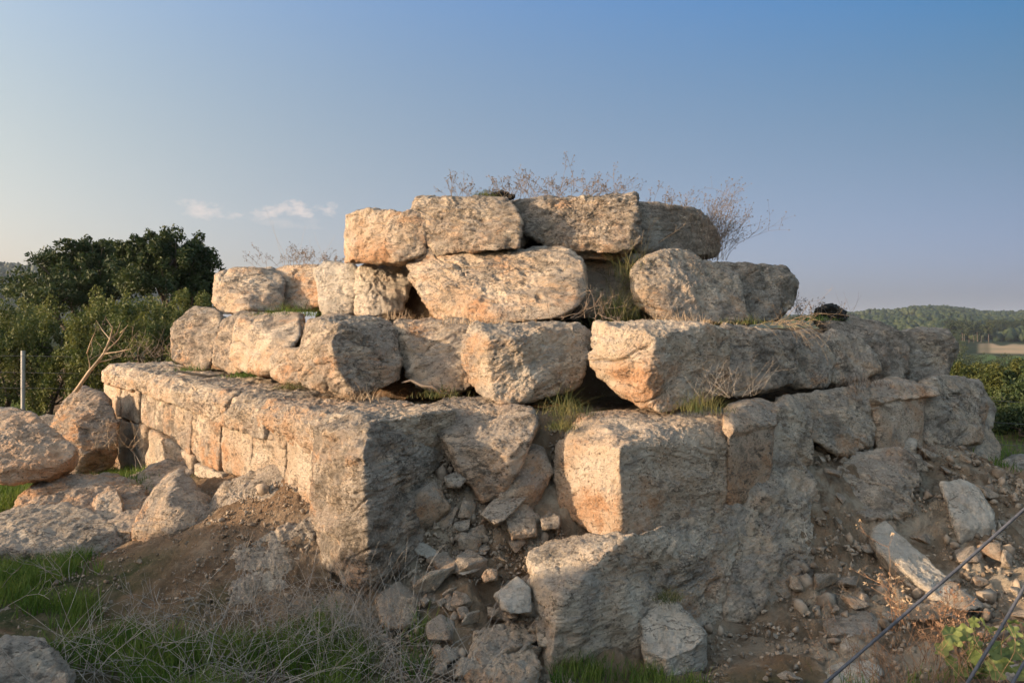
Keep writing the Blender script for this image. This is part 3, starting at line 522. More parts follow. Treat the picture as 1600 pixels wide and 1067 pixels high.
loose = [
 # left side boulders
 ('boulder', 'tall angular orange boulder leaning at the far end of the sunlit wall', [(82,678,11.2),(98,630,11.5),(128,607,11.6),(160,622,11.4),(182,660,11.1),(175,690,10.9),(130,712,10.6),(95,705,10.7),(115,665,10.8)], .7, dict(sink=.32, orange=1.)),
 ('boulder', 'wide pinkish boulder cut by the left edge of the picture', [(-40,660,9.2),(10,643,9.4),(45,645,9.4),(95,685,9.1),(122,710,8.9),(80,728,8.6),(0,732,8.4),(-40,720,8.5)], .45, dict(sink=.16, orange=.7)),
 ('boulder', 'broad flat grey boulder in front of the orange rocks', [(-30,815,7.6),(40,792,7.9),(100,790,7.9),(150,805,7.6),(192,840,7.1),(150,858,6.9),(50,862,6.8),(-30,858,6.8)], .6, dict(sink=.32, grey=.5, strata=1.5)),
 ('boulder', 'long low cream-orange rock running along behind the flat grey boulder', [(25,790,8.3),(60,760,8.7),(115,745,9),(170,745,9),(215,755,8.8),(232,775,8.5),(215,800,8.0),(120,806,7.9),(40,803,7.9)], .8, dict(sink=.32, orange=.9, rough=1.5)),
 ('boulder', 'small upright rounded stone set against the long low rock', [(147,785,8.0),(160,765,8.2),(182,765,8.2),(192,790,7.9),(190,808,7.7),(155,810,7.7)], .35, dict(sink=.32, orange=.3)),
 ('boulder', 'pyramid-shaped pink and grey boulder beside the earth heap', [(214,828,7.1),(230,790,7.4),(262,745,7.7),(282,737,7.75),(312,770,7.5),(328,798,7.25),(320,812,7.0),(270,832,6.8),(262,780,7.1)], .7, dict(sink=.32, orange=.35, rough=.8)),
 ('boulder', 'knobbly brown rock between the pyramid boulder and the wall', [(205,752,9.2),(240,728,9.5),(285,718,9.6),(312,728,9.3),(300,760,8.9),(230,775,8.6)], .7, dict(sink=.32, orange=.6, rough=1.6)),
 ('boulder', 'slanted broken slab with a shaded front at the foot of the wall', [(325,790,7.35),(345,760,7.5),(385,742,7.4),(432,736,7.15),(440,728,7.2),(447,768,6.85),(420,782,6.8),(350,806,7.0)], (.1,.35,-.1), dict(sink=.32, orange=.2)),
 ('boulder', 'low rounded stone in front of the long low rock', [(168,812,7.5),(190,800,7.7),(225,798,7.7),(235,815,7.4),(205,830,7.2),(172,828,7.3)], .4, dict(sink=.32, orange=.5)),
 ('boulder', 'pale rock cut by the lower left corner of the picture', [(-40,1020,4.15),(10,1003,4.3),(62,1005,4.3),(98,1045,4.05),(105,1100,3.8),(-40,1100,3.7)], .6, dict(sink=.32, grey=.4, rough=1.4)),
 ('boulder', 'shaded grey rock sticking out of the earth heap beside the wall corner', [(352,900,6.0),(372,852,6.2),(440,838,6.25),(495,815,6.3),(505,850,6.1),(480,900,5.8),(420,945,5.55),(365,950,5.5)], .5, dict(sink=.32, rough=1.3, grey=.2)),
 ('boulder', 'flat whitish rock at the left edge behind the pinkish boulder', [(-30,640,13),(20,637,13),(42,643,12.8),(30,652,12.5),(-30,652,12.5)], .6, dict(sink=.32, grey=.4)),
 ('boulder', 'low flat stone in the grass behind the orange boulder', [(52,655,12.5),(75,648,12.6),(102,652,12.5),(98,664,12),(60,664,12)], .5, dict(sink=.32, )),
 ('boulder', 'half-buried stone at the left edge below the green grass', [(-30,945,5.6),(10,950,5.6),(25,962,5.5),(5,970,5.4),(-30,970,5.4)], .3, dict(sink=.32, )),
 # collapsed corner
 ('boulder', 'large sloping rock lit along its top in the collapsed corner', [(650,645,6.7),(700,626,7.0),(760,622,6.95),(828,640,6.5),(836,660,6.3),(822,695,5.95),(795,725,5.85),(755,742,5.9),(710,700,6.05),(672,668,6.4)], .7, dict(orange=.4, rough=.8, chips=5)),
 ('boulder', 'grey stone continuing down under the large sloping rock', [(775,735,5.95),(812,712,6.1),(850,700,6.2),(862,740,6.05),(830,765,5.9),(785,770,5.85)], .5, dict(orange=.2, rough=.6)),
 ('boulder', 'flat slanting slab bridging the gravel left of the big front block', [(750,806,5.71),(775,780,5.86),(815,766,5.96),(828,772,5.91),(800,800,5.71),(770,820,5.56)], .35, dict(sink=0, strata=2.5, rough=.7)),
 ('boulder', 'upright stone under the slanting slab', [(790,805,5.76),(820,782,5.91),(835,800,5.86),(838,838,5.61),(800,842,5.56)], .35, dict(sink=0, orange=.3)),
 ('boulder', 'pointed pale stone in the middle of the collapsed corner rubble', [(773,930,5.01),(795,912,5.11),(808,903,5.16),(828,920,5.06),(830,955,4.91),(800,958,4.81),(785,950,4.86)], .3, dict(sink=0, rough=.7)),
 ('boulder', 'chunky brown and grey rock at the foot of the collapsed corner', [(728,1030,4.71),(745,990,4.91),(790,972,5.01),(825,985,4.96),(838,1030,4.71),(832,1075,4.46),(745,1085,4.36),(730,1060,4.51)], .5, dict(sink=0, orange=.3, rough=1.8)),
 ('boulder', 'thin pale shard leaning on the earth left of the chunky brown rock', [(636,1042,4.81),(650,1010,4.91),(682,993,5.01),(686,1005,4.96),(672,1035,4.81),(645,1046,4.71)], .12, dict(sink=0, rough=.5)),
 ('boulder', 'hooked crumbly stone at the upper left of the corner rubble', [(655,905,5.51),(670,890,5.56),(692,905,5.51),(705,935,5.36),(680,945,5.26),(655,930,5.36)], .25, dict(sink=0, rough=1.8)),
 ('boulder', 'long bone-white stone high on the left of the corner rubble', [(640,848,5.71),(652,842,5.76),(675,855,5.71),(695,875,5.61),(688,880,5.56),(655,868,5.61)], .2, dict(sink=0, )),
 ('boulder', 'mid-sized whitish stone above the pointed pale stone', [(702,890,5.46),(715,872,5.56),(742,870,5.56),(750,890,5.46),(722,898,5.36)], .22, dict(sink=0, orange=.4)),
 ('boulder', 'small square pinkish stone beside the whitish one', [(752,900,5.31),(762,888,5.36),(776,890,5.36),(776,905,5.26),(758,910,5.26)], .18, dict(sink=0, orange=.3)),
 ('boulder', 'flat sliver of stone lying above the whitish stone', [(704,862,5.66),(730,856,5.71),(762,858,5.66),(758,866,5.56),(710,868,5.61)], .2, dict(sink=0, strata=2)),
 ('boulder', 'rounded stone leaning against the shaded left side of the big front block', [(845,810,5.71),(858,800,5.76),(875,806,5.71),(873,826,5.61),(850,826,5.61)], .2, dict(sink=0, orange=.2)),
 ('boulder', 'small pale stone at the dark joint below the mossy patch', [(700,690,6.31),(715,694,6.31),(730,706,6.21),(724,716,6.16),(705,708,6.21)], .2, dict(sink=0, )),
 ('boulder', 'grey stone in the rubble below the joint, third from the slanting slab', [(695,745,5.96),(715,738,6.01),(728,748,5.96),(718,762,5.86),(698,760,5.91)], .2, dict(sink=0, )),
 ('boulder', 'stone block half sunk in earth below the wall corner block', [(590,935,5.31),(620,915,5.41),(650,930,5.31),(645,975,5.06),(600,980,5.01)], .3, dict(sink=0, orange=.4, rough=1.6)),
 ('boulder', 'grey stone at the right edge of the corner rubble against the foundation block', [(838,975,4.91),(855,965,4.96),(868,985,4.86),(862,1010,4.76),(842,1008,4.76)], .2, dict(sink=0, )),
 # right side
 ('boulder', 'white humped boulder standing in the grass in front of the foundation block', [(1005,960,5.1),(1022,940,5.2),(1042,931,5.2),(1066,955,5.1),(1080,985,5.0),(1102,990,4.95),(1085,1010,4.85),(1030,1022,4.75),(1006,1005,4.85)], .35, dict(rough=.8)),
 ('boulder', 'large cleft rock bulging out of the rubble slope', [(1300,745,7.15),(1330,715,7.4),(1380,703,7.5),(1420,712,7.4),(1432,745,7.2),(1425,790,6.9),(1370,812,6.6),(1315,790,6.8)], .6, dict(rough=1.5, cracks=2.5, orange=.2)),
 ('boulder', 'pale slab catching a patch of sun on the right slope', [(1472,758,6.85),(1500,748,7.0),(1530,765,6.95),(1552,800,6.75),(1545,822,6.6),(1500,818,6.5),(1485,800,6.6)], .35, dict(rough=.6)),
 ('boulder', 'long narrow slab lying down the slope towards the cables', [(1362,830,6.45),(1385,818,6.6),(1410,845,6.5),(1460,890,6.15),(1518,935,5.7),(1512,950,5.6),(1470,935,5.65),(1375,862,6.2)], (.05,.25,-.15), dict(rough=.6, grey=.1)),
 ('boulder', 'ledge of layered rock below the cracked wall block', [(1445,700,8.7),(1475,692,8.9),(1510,708,8.7),(1522,740,8.4),(1515,755,8.2),(1470,730,8.3)], .5, dict(grey=.5)),
 ('boulder', 'rounded white stone near the top of the rubble slope', [(1405,690,8.2),(1418,683,8.3),(1432,688,8.2),(1432,698,8.1),(1410,700,8.1)], .2, dict()),
 ('boulder', 'flat layered rock lying in the dark soil near the bottom', [(1288,972,5.35),(1320,957,5.5),(1360,960,5.45),(1378,975,5.3),(1350,990,5.15),(1300,988,5.15)], .3, dict(strata=2)),
 ('boulder', 'flat pale stone behind the dry grass at the bottom edge', [(1290,1050,4.6),(1310,1036,4.7),(1365,1036,4.65),(1385,1050,4.5),(1360,1068,4.35),(1300,1068,4.4)], .2, dict(orange=.3)),
 ('boulder', 'small white notched stone in front of the flat layered rock', [(1315,1008,4.95),(1328,993,5.05),(1342,1002,5.0),(1345,1010,4.9),(1318,1012,4.9)], .1, dict()),
 ('boulder', 'thin white slab leaning at the foot of the crumbling foundation rock', [(1222,885,6.0),(1240,893,6.0),(1268,915,5.9),(1262,920,5.8),(1235,908,5.85)], .12, dict()),
 ('boulder', 'low grey stone at the right edge beyond the rubble slope', [(1562,722,10),(1590,712,10.3),(1640,715,10.4),(1640,745,9.8),(1585,742,9.7)], .5, dict(grey=.3)),
 ('boulder', 'rounded stone under the low grey one at the right edge', [(1575,748,9),(1590,742,9.1),(1615,752,9),(1615,770,8.7),(1585,765,8.7)], .4, dict(grey=.3)),
 ('boulder', 'stone beside the broad-leaved plant at the right edge', [(1562,1050,4.1),(1580,1040,4.15),(1605,1045,4.1),(1605,1067,3.95),(1565,1067,3.95)], .15, dict(orange=.3)),
]
for nm, lab, pts, th, kw in loose: rock(nm, lab, 'boulder', pts, th, None, **dict(dict(sink=.2), **kw))

# loose stones strewn on the rubble: individual things
rs = np.random.RandomState(3)
def strew(n, xr, yr, size, label, group, seed, flat=.6, **kw):
    rs = np.random.RandomState(seed)
    protos = []
    for k in range(7):
        W = rs.normal(size=(9, 3)); W /= np.linalg.norm(W, axis=1)[:, None]; W *= np.array((1, .8, flat))*.5
        mb = MB(); hull_rock(W, mb, 26, rough=.35, strata=0, cracks=0, pits=0, chips=0)
        protos.append(mb.build('stone', M['stone'], smooth=True, base=np.zeros(3)))
    made = 0; used = [False]*7
    for t in range(n*30):
        if made >= n: break
        px = rs.uniform(*xr); d = rs.uniform(*yr); x = (px-800)/F*d
        a, b = ab(x, d)
        if min(a, b) > .3: 
            if not (abs(x) < .75 and d < 6.4): continue
        e = .08; z = float(gh(x, d)); zx = float(gh(x+e, d))-z; zy = float(gh(x, d+e))-z
        if d < 4.4: continue
        k = rs.randint(7); o = protos[k]
        if used[k]: o = o.copy(); C.collection.objects.link(o)
        used[k] = True; made += 1
        s_ = size*rs.lognormal(0, .45); nn = Vector((-zx/e, -zy/e, 1)).normalized()
        o.rotation_euler = (nn.to_track_quat('Z', 'Y').to_matrix() @ __import__('mathutils').Matrix.Rotation(rs.uniform(0, 6.28), 3, 'Z')).to_euler()
        o.location = (x, d, z+s_*.12+(.03 if s_ > .06 else .008)); o.scale = (s_, s_, s_)
        o['orange'] = float(rs.uniform(0, .6)); o['grey'] = float(rs.uniform(0, .4)); tag(o, label, 'stone', group)
    for k in range(7):
        if not used[k]: bpy.data.objects.remove(protos[k])
strew(120, (640, 870), (4.6, 6.5), .14, 'small pale stone stuck in the earth of the collapsed corner', 'small stones in the collapsed corner', 21)
strew(75, (1230, 1600), (5.2, 9), .13, 'small pale stone lying on the rubble slope under the right wall', 'small stones on the right slope', 22)
strew(45, (1080, 1420), (4.4, 5.6), .045, 'white pebble on the dark soil below the right slope', 'white pebbles on the dark soil', 23)
strew(40, (60, 480), (5.2, 7.6), .045, 'pale pebble on the brown earth heap', 'pebbles on the earth heap', 24)

IC = bmesh.new(); bmesh.ops.create_icosphere(IC, subdivisions=1, radius=1); GV = np.array([v.co[:] for v in IC.verts]); GF = np.array([[v.index for v in f.verts] for f in IC.faces]); IC.free()
mb = MB(); rs = np.random.RandomState(8)
for n, xr, yr, s0 in ((6000, (600, 900), (4.4, 6.6), .009), (6000, (1080, 1640), (4.2, 9), .010), (3500, (0, 560), (4.6, 8.2), .007), (420, (620, 880), (4.5, 6.4), .022), (500, (1200, 1600), (5, 8.6), .026), (200, (300, 520), (5.4, 7), .014)):
    px = rs.uniform(*xr, n); d = np.sqrt(rs.uniform(yr[0]**2, yr[1]**2, n)); x = (px-800)/F*d; z = height(x, d); a, b = ab(x, d); ok = (np.minimum(a, b) < .25) | ((np.abs(x) < .8) & (d < 6.5))
    cl = fbm(np.stack((x, d, z), 1), 2.2, 2, 66) > -.12
    for i in np.nonzero(ok & cl)[0]:
        s_ = s0*rs.lognormal(0, .45); V = GV*np.clip(1+.4*rs.normal(size=(len(GV), 1)), .3, 1.7)*rs.uniform(.45, 1.3, 3)*s_; a_r = rs.uniform(0, 6.28); c_, s__ = math.cos(a_r), math.sin(a_r)
        V = np.stack((V[:, 0]*c_-V[:, 1]*s__, V[:, 0]*s__+V[:, 1]*c_, V[:, 2]), 1); mb.add(V+(x[i], d[i], z[i]+s_*.25+.004), GF)
o = mb.build('gravel', M['pebble'], base=np.zeros(3)); tag(o, 'gravel and crumbled stone bits strewn over the earth slopes', 'gravel', kind='stuff')

# ---------------------------------------------------------------- plants
def blade_field(mb, base, n_seg, length, width, lean, rs, curl=.5):
    """thin curved blades rooted at base points"""
    n = len(base); az = rs.uniform(0, 6.283, n); d = np.stack((np.cos(az), np.sin(az), np.zeros(n)), 1)
    L = length*rs.uniform(.5, 1.2, n); ln = lean*rs.uniform(.1, 1.2, n)
    side = np.stack((-d[:, 1], d[:, 0], np.zeros(n)), 1); rot = rs.uniform(0, 3.14, n)[:, None]; side = side*np.cos(rot)+d*np.sin(rot)*.6
    rows = []
    for k in range(n_seg+1):
        t = k/n_seg; c = base+np.array((0, 0, 1.))*(L*(t-curl*.35*ln*t*t))[:, None]+d*(L*ln*t**1.7)[:, None]
        wd = (width*(1-t**1.6)*.5+.0004); rows += [c-side*wd, c+side*wd]
    V = np.stack(rows, 1).reshape(-1, 3); m = 2*(n_seg+1); i = np.arange(n)[:, None]*m
    mb.add(V, np.concatenate([i+np.array((2*k, 2*k+1, 2*k+3, 2*k+2))[None] for k in range(n_seg)]))
def stuff(mb, name, mat, label, cat):
    o = mb.build(name, mat, base=np.zeros(3)); tag(o, label, cat, kind='stuff'); return o
def empty(name, loc):
    o = bpy.data.objects.new(name, None); C.collection.objects.link(o); o.location = [float(v) for v in loc]; return o
def ground_pts(n, xr, dr, rs, fn=None):
    px = rs.uniform(*xr, n); d = np.sqrt(rs.uniform(dr[0]**2, dr[1]**2, n)); x = (px-800)/F*d; z = height(x, d)
    p = np.stack((x, d, z), 1)
    if fn is not None: p = p[fn(px, d, p)]
    return p
rs = np.random.RandomState(11)
mb = MB()
def patchy(sc, th, seed): return lambda px, d, p: (fbm(p, sc, 3, seed) > th+rs.normal(0, .06, len(px)))
def outside(f): return lambda px, d, p: f(px, d, p) & ((np.minimum(*ab(p[:, 0], p[:, 1])) < .0) | (ab(p[:, 0], p[:, 1])[0] > 9.8))
for n, xr, dr, th, L, wd in ((14000, (-160, 720), (3.6, 5.3), .06, .16, .0085), (2500, (150, 640), (3.9, 5.0), -.1, .22, .009), (8500, (-160, 160), (5.4, 7.1), -.25, .15, .010), (11000, (-70, 250), (8.4, 12.8), -.35, .17, .011), (16000, (-1300, -20), (3.5, 14), -.05, .15, .009), (3500, (860, 1110), (4.3, 4.9), -.1, .12, .006),
        (3000, (1050, 1600), (3.3, 4.8), .12, .10, .005), (8000, (-100, 180), (13, 24), -.3, .20, .02), (5000, (-900, -60), (14, 26), -.2, .20, .025), (1200, (1515, 1700), (8.5, 10), -.1, .15, .012), (7000, (1520, 2200), (10.5, 22), -.3, .22, .02), (700, (175, 240), (7.1, 8.0), .0, .08, .006)):
    def feather(px, d, p, xr=xr, dr=dr, th=th):
        u = (px-xr[0])/(xr[1]-xr[0]); v = (d-dr[0])/(dr[1]-dr[0]); e = np.minimum(np.minimum(u, 1-u)*(xr[1]-xr[0])/90, np.minimum(v, 1-v)*4)
        return (fbm(p, 1.7, 3, 77) > th+.35*(1-sst(0, 1, e))+rs.normal(0, .08, len(px)))
    p = ground_pts(n, xr, dr, rs, outside(feather)); blade_field(mb, p, 2, L, wd, .7, rs)
stuff(mb, 'grass', M['grass'], 'fresh green grass growing on the ground around the ruin', 'grass')
# dry grass lying and leaning in the foreground
def stalk(mb, base, length, az, el, droop, r, rs, kink=.0, seg=6):
    p = [np.array(base, float)]; d = np.array((math.cos(az)*math.cos(el), math.sin(az)*math.cos(el), math.sin(el)))
    for k in range(seg):
        d = d+np.array((0, 0, -droop/seg))+rs.normal(0, kink, 3); d /= np.linalg.norm(d); p.append(p[-1]+d*length/seg)
    mb.tube(p, np.linspace(r, r*.35, seg+1), 3); return p
mb = MB()
for n, xr, dr in ((430, (330, 650), (4.3, 5.5)), (170, (60, 400), (4.0, 5.0)), (60, (620, 760), (4.2, 4.8)), (90, (-20, 200), (11, 15)), (60, (200, 300), (10.5, 12.2))):
    for p in ground_pts(n, xr, dr, rs, outside(lambda px, d, p: px > -1e9)): stalk(mb, p, rs.uniform(.25, .65), rs.uniform(0, 6.28), rs.uniform(.25, 1.2), rs.uniform(.2, 1.1), .0027*p[1]/5, rs, .07)
stuff(mb, 'dry_grass', M['greytwig'], 'tangled grey dry grass stalks over the green grass', 'dry grass')

def weed(name, label, cat, base, n, length, mat, seed, group=None, kink=.12, r=.003, el=(.6, 1.4), branches=3, heads=True, az=None, hmat='head', hsize=.022, droop=.2, spread=.06):
    """dry branching stems carrying small star-shaped seed heads"""
    rs = np.random.RandomState(seed); t = empty(name, base); st = MB(); hd = MB(); hc = []
    for k in range(n):
        b = np.array(base)+np.append(rs.normal(0, spread, 2), 0); a = rs.uniform(0, 6.28) if az is None else rs.normal(*az)
        L = length*rs.uniform(.55, 1.1); p = stalk(st, b, L, a, rs.uniform(*el), droop, r, rs, kink, 7)
        for j in range(branches):
            i = rs.randint(2, 7); a2 = a+rs.uniform(-1.4, 1.4); q = stalk(st, p[i], L*rs.uniform(.2, .45), a2, rs.uniform(.1, 1.3), -.1, r*.7, rs, kink, 4); hc.append(q[-1])
            for _ in range(2):
                i2 = rs.randint(1, 4); q2 = stalk(st, q[i2], L*rs.uniform(.08, .2), a2+rs.uniform(-1.5, 1.5), rs.uniform(0, 1.3), 0, r*.55, rs, kink, 2); hc.append(q2[-1])
        hc.append(p[-1])
    st.build('stems', M[mat], t)
    if heads:
        hc = np.array(hc); reps = np.repeat(hc, 5, 0)+rs.normal(0, hsize*.18, (len(hc)*5, 3)); leaves(hd, reps, hsize, rs, aspect=.3); hd.build('seed_heads', M[hmat], t)
    tag(t, label, cat, group); return t
def tuft(name, label, base, n, length, mat, seed, group=None, width=.007, lean=.6, spread=.08, cat='grass tuft'):
    rs = np.random.RandomState(seed); mb = MB(); n = int(n*1.5); off = rs.normal(0, spread, (n, 2)); b = np.array(base)+np.concatenate((off, rs.uniform(-.5, .1, (n, 1))*length*.3), 1)
    blade_field(mb, b, 4, length*rs.uniform(.45, 1.25, n)*np.exp(-(off[:, 0]/spread/2.2)**2), width*.8, 1.25, rs, .8); o = mb.build(name, M[mat]); return tag(o, label, cat, group)
W_ = lambda label, px, py, d, n, L, seed, **k: weed('thistle_bush', label, 'dry thistle', P(px, py+2, d), int(n*1.6), L*.92, 'twig', seed, 'dry thistles on the ruin', **k)
W_('small dry thistle at the left end of the top-tier plants', 722, 312, 9.4, 9, .38, 1, spread=.12)
W_('dry thistle over the joint between the two big top blocks', 800, 312, 9.5, 12, .42, 2, spread=.14)
W_('widest tangle of dry thistle on top of the ruin', 865, 310, 9.6, 26, .45, 3, spread=.25)
W_('dry thistle leaning right on the top block with the dark corner', 935, 308, 9.6, 14, .42, 4, spread=.18, az=(.3, .7))
W_('tall dry thistle bush hanging over the right end of the top tier', 1105, 405, 9.9, 34, 1.02, 5, spread=.14, el=(.75, 1.5), az=(.6, .9), branches=5)
W_('dry thistle behind the shaded right top-tier block', 1050, 335, 10.3, 12, .40, 6, spread=.25)
W_('dry thistle on the third tier left of the top block', 505, 415, 10.8, 14, .40, 7, spread=.2)
W_('dry thistle with thin tall stalks at the left of the third tier', 455, 415, 11.8, 12, .42, 8, spread=.3)
W_('small dry thistle behind the right end of the third tier', 1262, 498, 9.8, 10, .35, 9, spread=.12)
weed('dry_weed', 'pale tall grass stalks swaying left of the top tier', 'dry grass', P(462, 418, 12), 7, 1.0, 'straw', 10, el=(1.1, 1.5), r=.002, heads=False, branches=0, kink=.05, spread=.35)
weed('dry_weed', 'dry orange stalks in the gap under the right top-tier block', 'dry grass', P(1000, 402, 8.8), 14, .55, 'straw', 12, el=(.7, 1.4), r=.003, heads=False, branches=1, spread=.12)
weed('dead_bramble', 'dry zigzag bramble in front of the recessed third-tier stone', 'bramble', P(935, 497, 7.75), 16, .55, 'twig', 13, el=(.1, 1.0), r=.004, heads=False, branches=3, kink=.3, spread=.22)
weed('dead_bramble', 'dry zigzag bramble at the foot of the long cracked block', 'bramble', P(830, 500, 7.6), 9, .35, 'twig', 14, el=(.1, .9), r=.003, heads=False, branches=3, kink=.3, spread=.2)
weed('dry_weed', 'drooping straw on the grass-veiled block of the second tier', 'dry grass', P(1225, 508, 7.6), 26, .62, 'straw', 15, el=(.2, 1.1), az=(-1.2, .5), r=.0022, heads=False, branches=1, droop=1.5, spread=.14)
weed('dry_weed', 'grey dry brush against the joint of the layered and grass-veiled blocks', 'dry grass', P(1135, 618, 6.45), 40, .45, 'greytwig', 16, el=(.4, 1.3), r=.0018, heads=False, branches=1, spread=.16)
weed('dry_weed', 'thin bare twigs above the charred lump at the right', 'dry grass', P(1325, 497, 9.9), 5, .5, 'twig', 17, el=(.8, 1.4), r=.002, heads=False, branches=0, spread=.06)
weed('dry_weed', 'dry brush on the far left corner of the sunlit wall', 'dry grass', P(232, 558, 11.6), 30, .55, 'twig', 18, el=(.2, 1.1), r=.004, heads=False, branches=2, kink=.2, spread=.3)
weed('dry_weed', 'dry fringe hanging under the rim of the sunlit wall', 'dry grass', P(322, 628, 8.72), 60, .2, 'twig', 19, el=(-.6, .5), r=.0022, heads=False, branches=1, kink=.2, spread=.16, droop=1.)
weed('dry_weed', 'dry stalks between the orange boulder and the wall', 'dry grass', P(180, 700, 10.4), 26, .6, 'straw', 20, el=(.1, 1.1), r=.003, heads=False, branches=1, spread=.2)
weed('dry_weed', 'tall reddish dry stalk before the long narrow slab', 'dry weed', P(1392, 985, 4.2), 3, .52, 'redstraw', 21, el=(1.3, 1.5), r=.003, branches=4, hmat='straw', hsize=.025, spread=.02)
weed('dry_weed', 'bushy orange dry weed below the steel cable', 'dry weed', P(1392, 1066, 3.7), 70, .34, 'redstraw', 22, el=(.7, 1.5), r=.0016, branches=1, heads=False, spread=.13)
weed('dry_weed', 'spiky brown dry weed beside the broad-leaved plant', 'dry weed', P(1475, 1040, 3.9), 9, .40, 'redstraw', 23, el=(1.1, 1.5), r=.0025, branches=9, hmat='redstraw', hsize=.016, spread=.05)
weed('dry_weed', 'straggling dry weed at the bottom right corner', 'dry weed', P(1560, 1080, 3.5), 24, .3, 'redstraw', 24, el=(.7, 1.5), r=.002, branches=1, heads=False, spread=.14)
weed('dead_weed', 'grey forking dead stems arching over the bottom left grass', 'dead weed', P(190, 1060, 4.5), 14, .75, 'greytwig', 25, el=(.2, 1.0), r=.004, branches=3, heads=False, kink=.18, spread=.25)
weed('dead_weed', 'pale dead stems arching in front of the earth heap', 'dead weed', P(330, 1040, 4.6), 12, .8, 'greytwig', 26, el=(.4, 1.1), r=.0035, branches=3, heads=False, kink=.16, spread=.25)
weed('dead_weed', 'thin dead stems before the broad flat grey boulder', 'dead weed', P(40, 905, 5.6), 8, .7, 'greytwig', 27, el=(.3, 1.2), r=.003, branches=3, heads=False, kink=.15, spread=.25)
weed('dead_weed', 'dense bundle of dead straw at the foot of the wall corner', 'dead weed', P(555, 1000, 4.95), 110, .62, 'greytwig', 28, el=(.5, 1.4), r=.0016, branches=0, heads=False, kink=.06, spread=.2, droop=.5)
weed('dead_weed', 'low dark brush in the hollow under the rubble slope', 'dead weed', P(1325, 935, 5.7), 40, .35, 'twig', 29, el=(.1, 1.2), r=.0022, branches=1, heads=False, spread=.22)
for lab, px, py, d, n, L, mt, sp, sd2 in (('tall green tuft between two big third-tier blocks', 962, 500, 8.15, 300, .55, 'tuft', .13, 1), ('bright grass tuft before the squarish left block of the third tier', 455, 492, 10.3, 260, .22, 'grass', .22, 2),
    ('green stalks in front of the dark-cornered top-tier block', 985, 430, 8.5, 60, .6, 'tuft', .12, 3), ('grass tuft below the joint right of the layered block', 1095, 640, 6.25, 170, .22, 'tuft', .14, 4),
    ('green tuft in the gap between the central and layered blocks', 885, 645, 6.4, 150, .26, 'tuft', .12, 5), ('short tuft beside the isolated front block', 880, 668, 6.15, 120, .15, 'tuft', .07, 6), ('short dry tuft under the corner block of the second tier', 565, 622, 7.1, 90, .16, 'straw', .12, 7),
    ('small tuft at the foot of the recessed half-shaded block', 690, 618, 7.1, 100, .14, 'tuft', .14, 8), ('low tuft beside the small round wedged stone', 452, 606, 7.9, 90, .10, 'tuft', .08, 9), ('mossy tuft in the dark joint of the collapsed corner', 722, 700, 6.2, 150, .07, 'tuft', .05, 10),
    ('low green tuft at the far left of the wall top', 300, 578, 10.2, 90, .12, 'grass', .12, 11), ('low green tuft under the holed block', 375, 588, 9.1, 90, .10, 'grass', .12, 12), ('dry tuft at the foot of the big nosed third-tier block', 1060, 506, 7.6, 150, .16, 'straw', .22, 13),
    ('green strip of grass on the right end of the second tier top', 1265, 500, 9.4, 160, .12, 'grass', .2, 14), ('straw tuft under the cracked long block', 760, 505, 7.6, 110, .12, 'straw', .3, 15), ('dark tuft below the tapering second-tier block', 1350, 600, 8.3, 160, .16, 'twig', .2, 16),
    ('small tuft on the crumbling foundation rock', 1045, 935, 5.15, 120, .10, 'tuft', .06, 17), ('straw tuft in the gap beside the small rounded stones', 625, 498, 8.8, 90, .14, 'straw', .15, 18), ('green leafy clump beside the charred lump on the summit', 758, 309, 9.4, 260, .11, 'shrub', .09, 19),
    ('dark tuft at the foot of the cracked grey wall block', 1440, 705, 8.2, 120, .16, 'twig', .12, 20), ('dark green tuft at the foot of the grass-veiled block', 1160, 505, 7.9, 110, .12, 'tuft', .18, 21)):
    tuft('grass_tuft', lab, P(px, py, d), n, L, mt, 300+sd2, 'grass tufts growing in the joints of the ruin', spread=sp, width=.008 if d > 7 else .006)

# ---- broad-leaved plant, bottom right
t = empty('mallow_plant', P(1530, 1060, 3.75)); tag(t, 'broad-leaved pale green plant among the dry weeds at the bottom right', 'plant')
rs = np.random.RandomState(5); sm = MB()
for k in range(40):
    b = P(1530+rs.normal(0, 12), 1060, 3.75); tip = P(1535+rs.uniform(-60, 75), 1010+rs.uniform(-40, 45), 3.75+rs.uniform(-.15, .12)); mid = (b+tip)/2+np.array((0, 0, .03))
    sm.tube([b, mid, tip], .002, 3); r0 = rs.uniform(.026, .046); n = rs.normal(size=3)*.5+np.array((-.2, -.6, .8)); n /= np.linalg.norm(n)
    u = np.cross(n, (0, 0, 1.)); u /= np.linalg.norm(u); v = np.cross(n, u); lf = MB(); V = [tip]
    for j in range(20):
        a = j/20*6.283; rr_ = r0*(1+.16*math.cos(5*a+1))*(1-.5*math.exp(-((a-3.14)/.25)**2)); V.append(tip+rr_*(u*math.cos(a)+v*math.sin(a))+n*r0*(.18*math.cos(5*a)+.12))
    for j in range(20): pass
    lf.add(V, [[0, 1+j, 1+(j+1) % 20] for j in range(20)]); lf.build('leaf', M['mallow'], t, smooth=True)
sm.build('stems', M['mallow'], t)

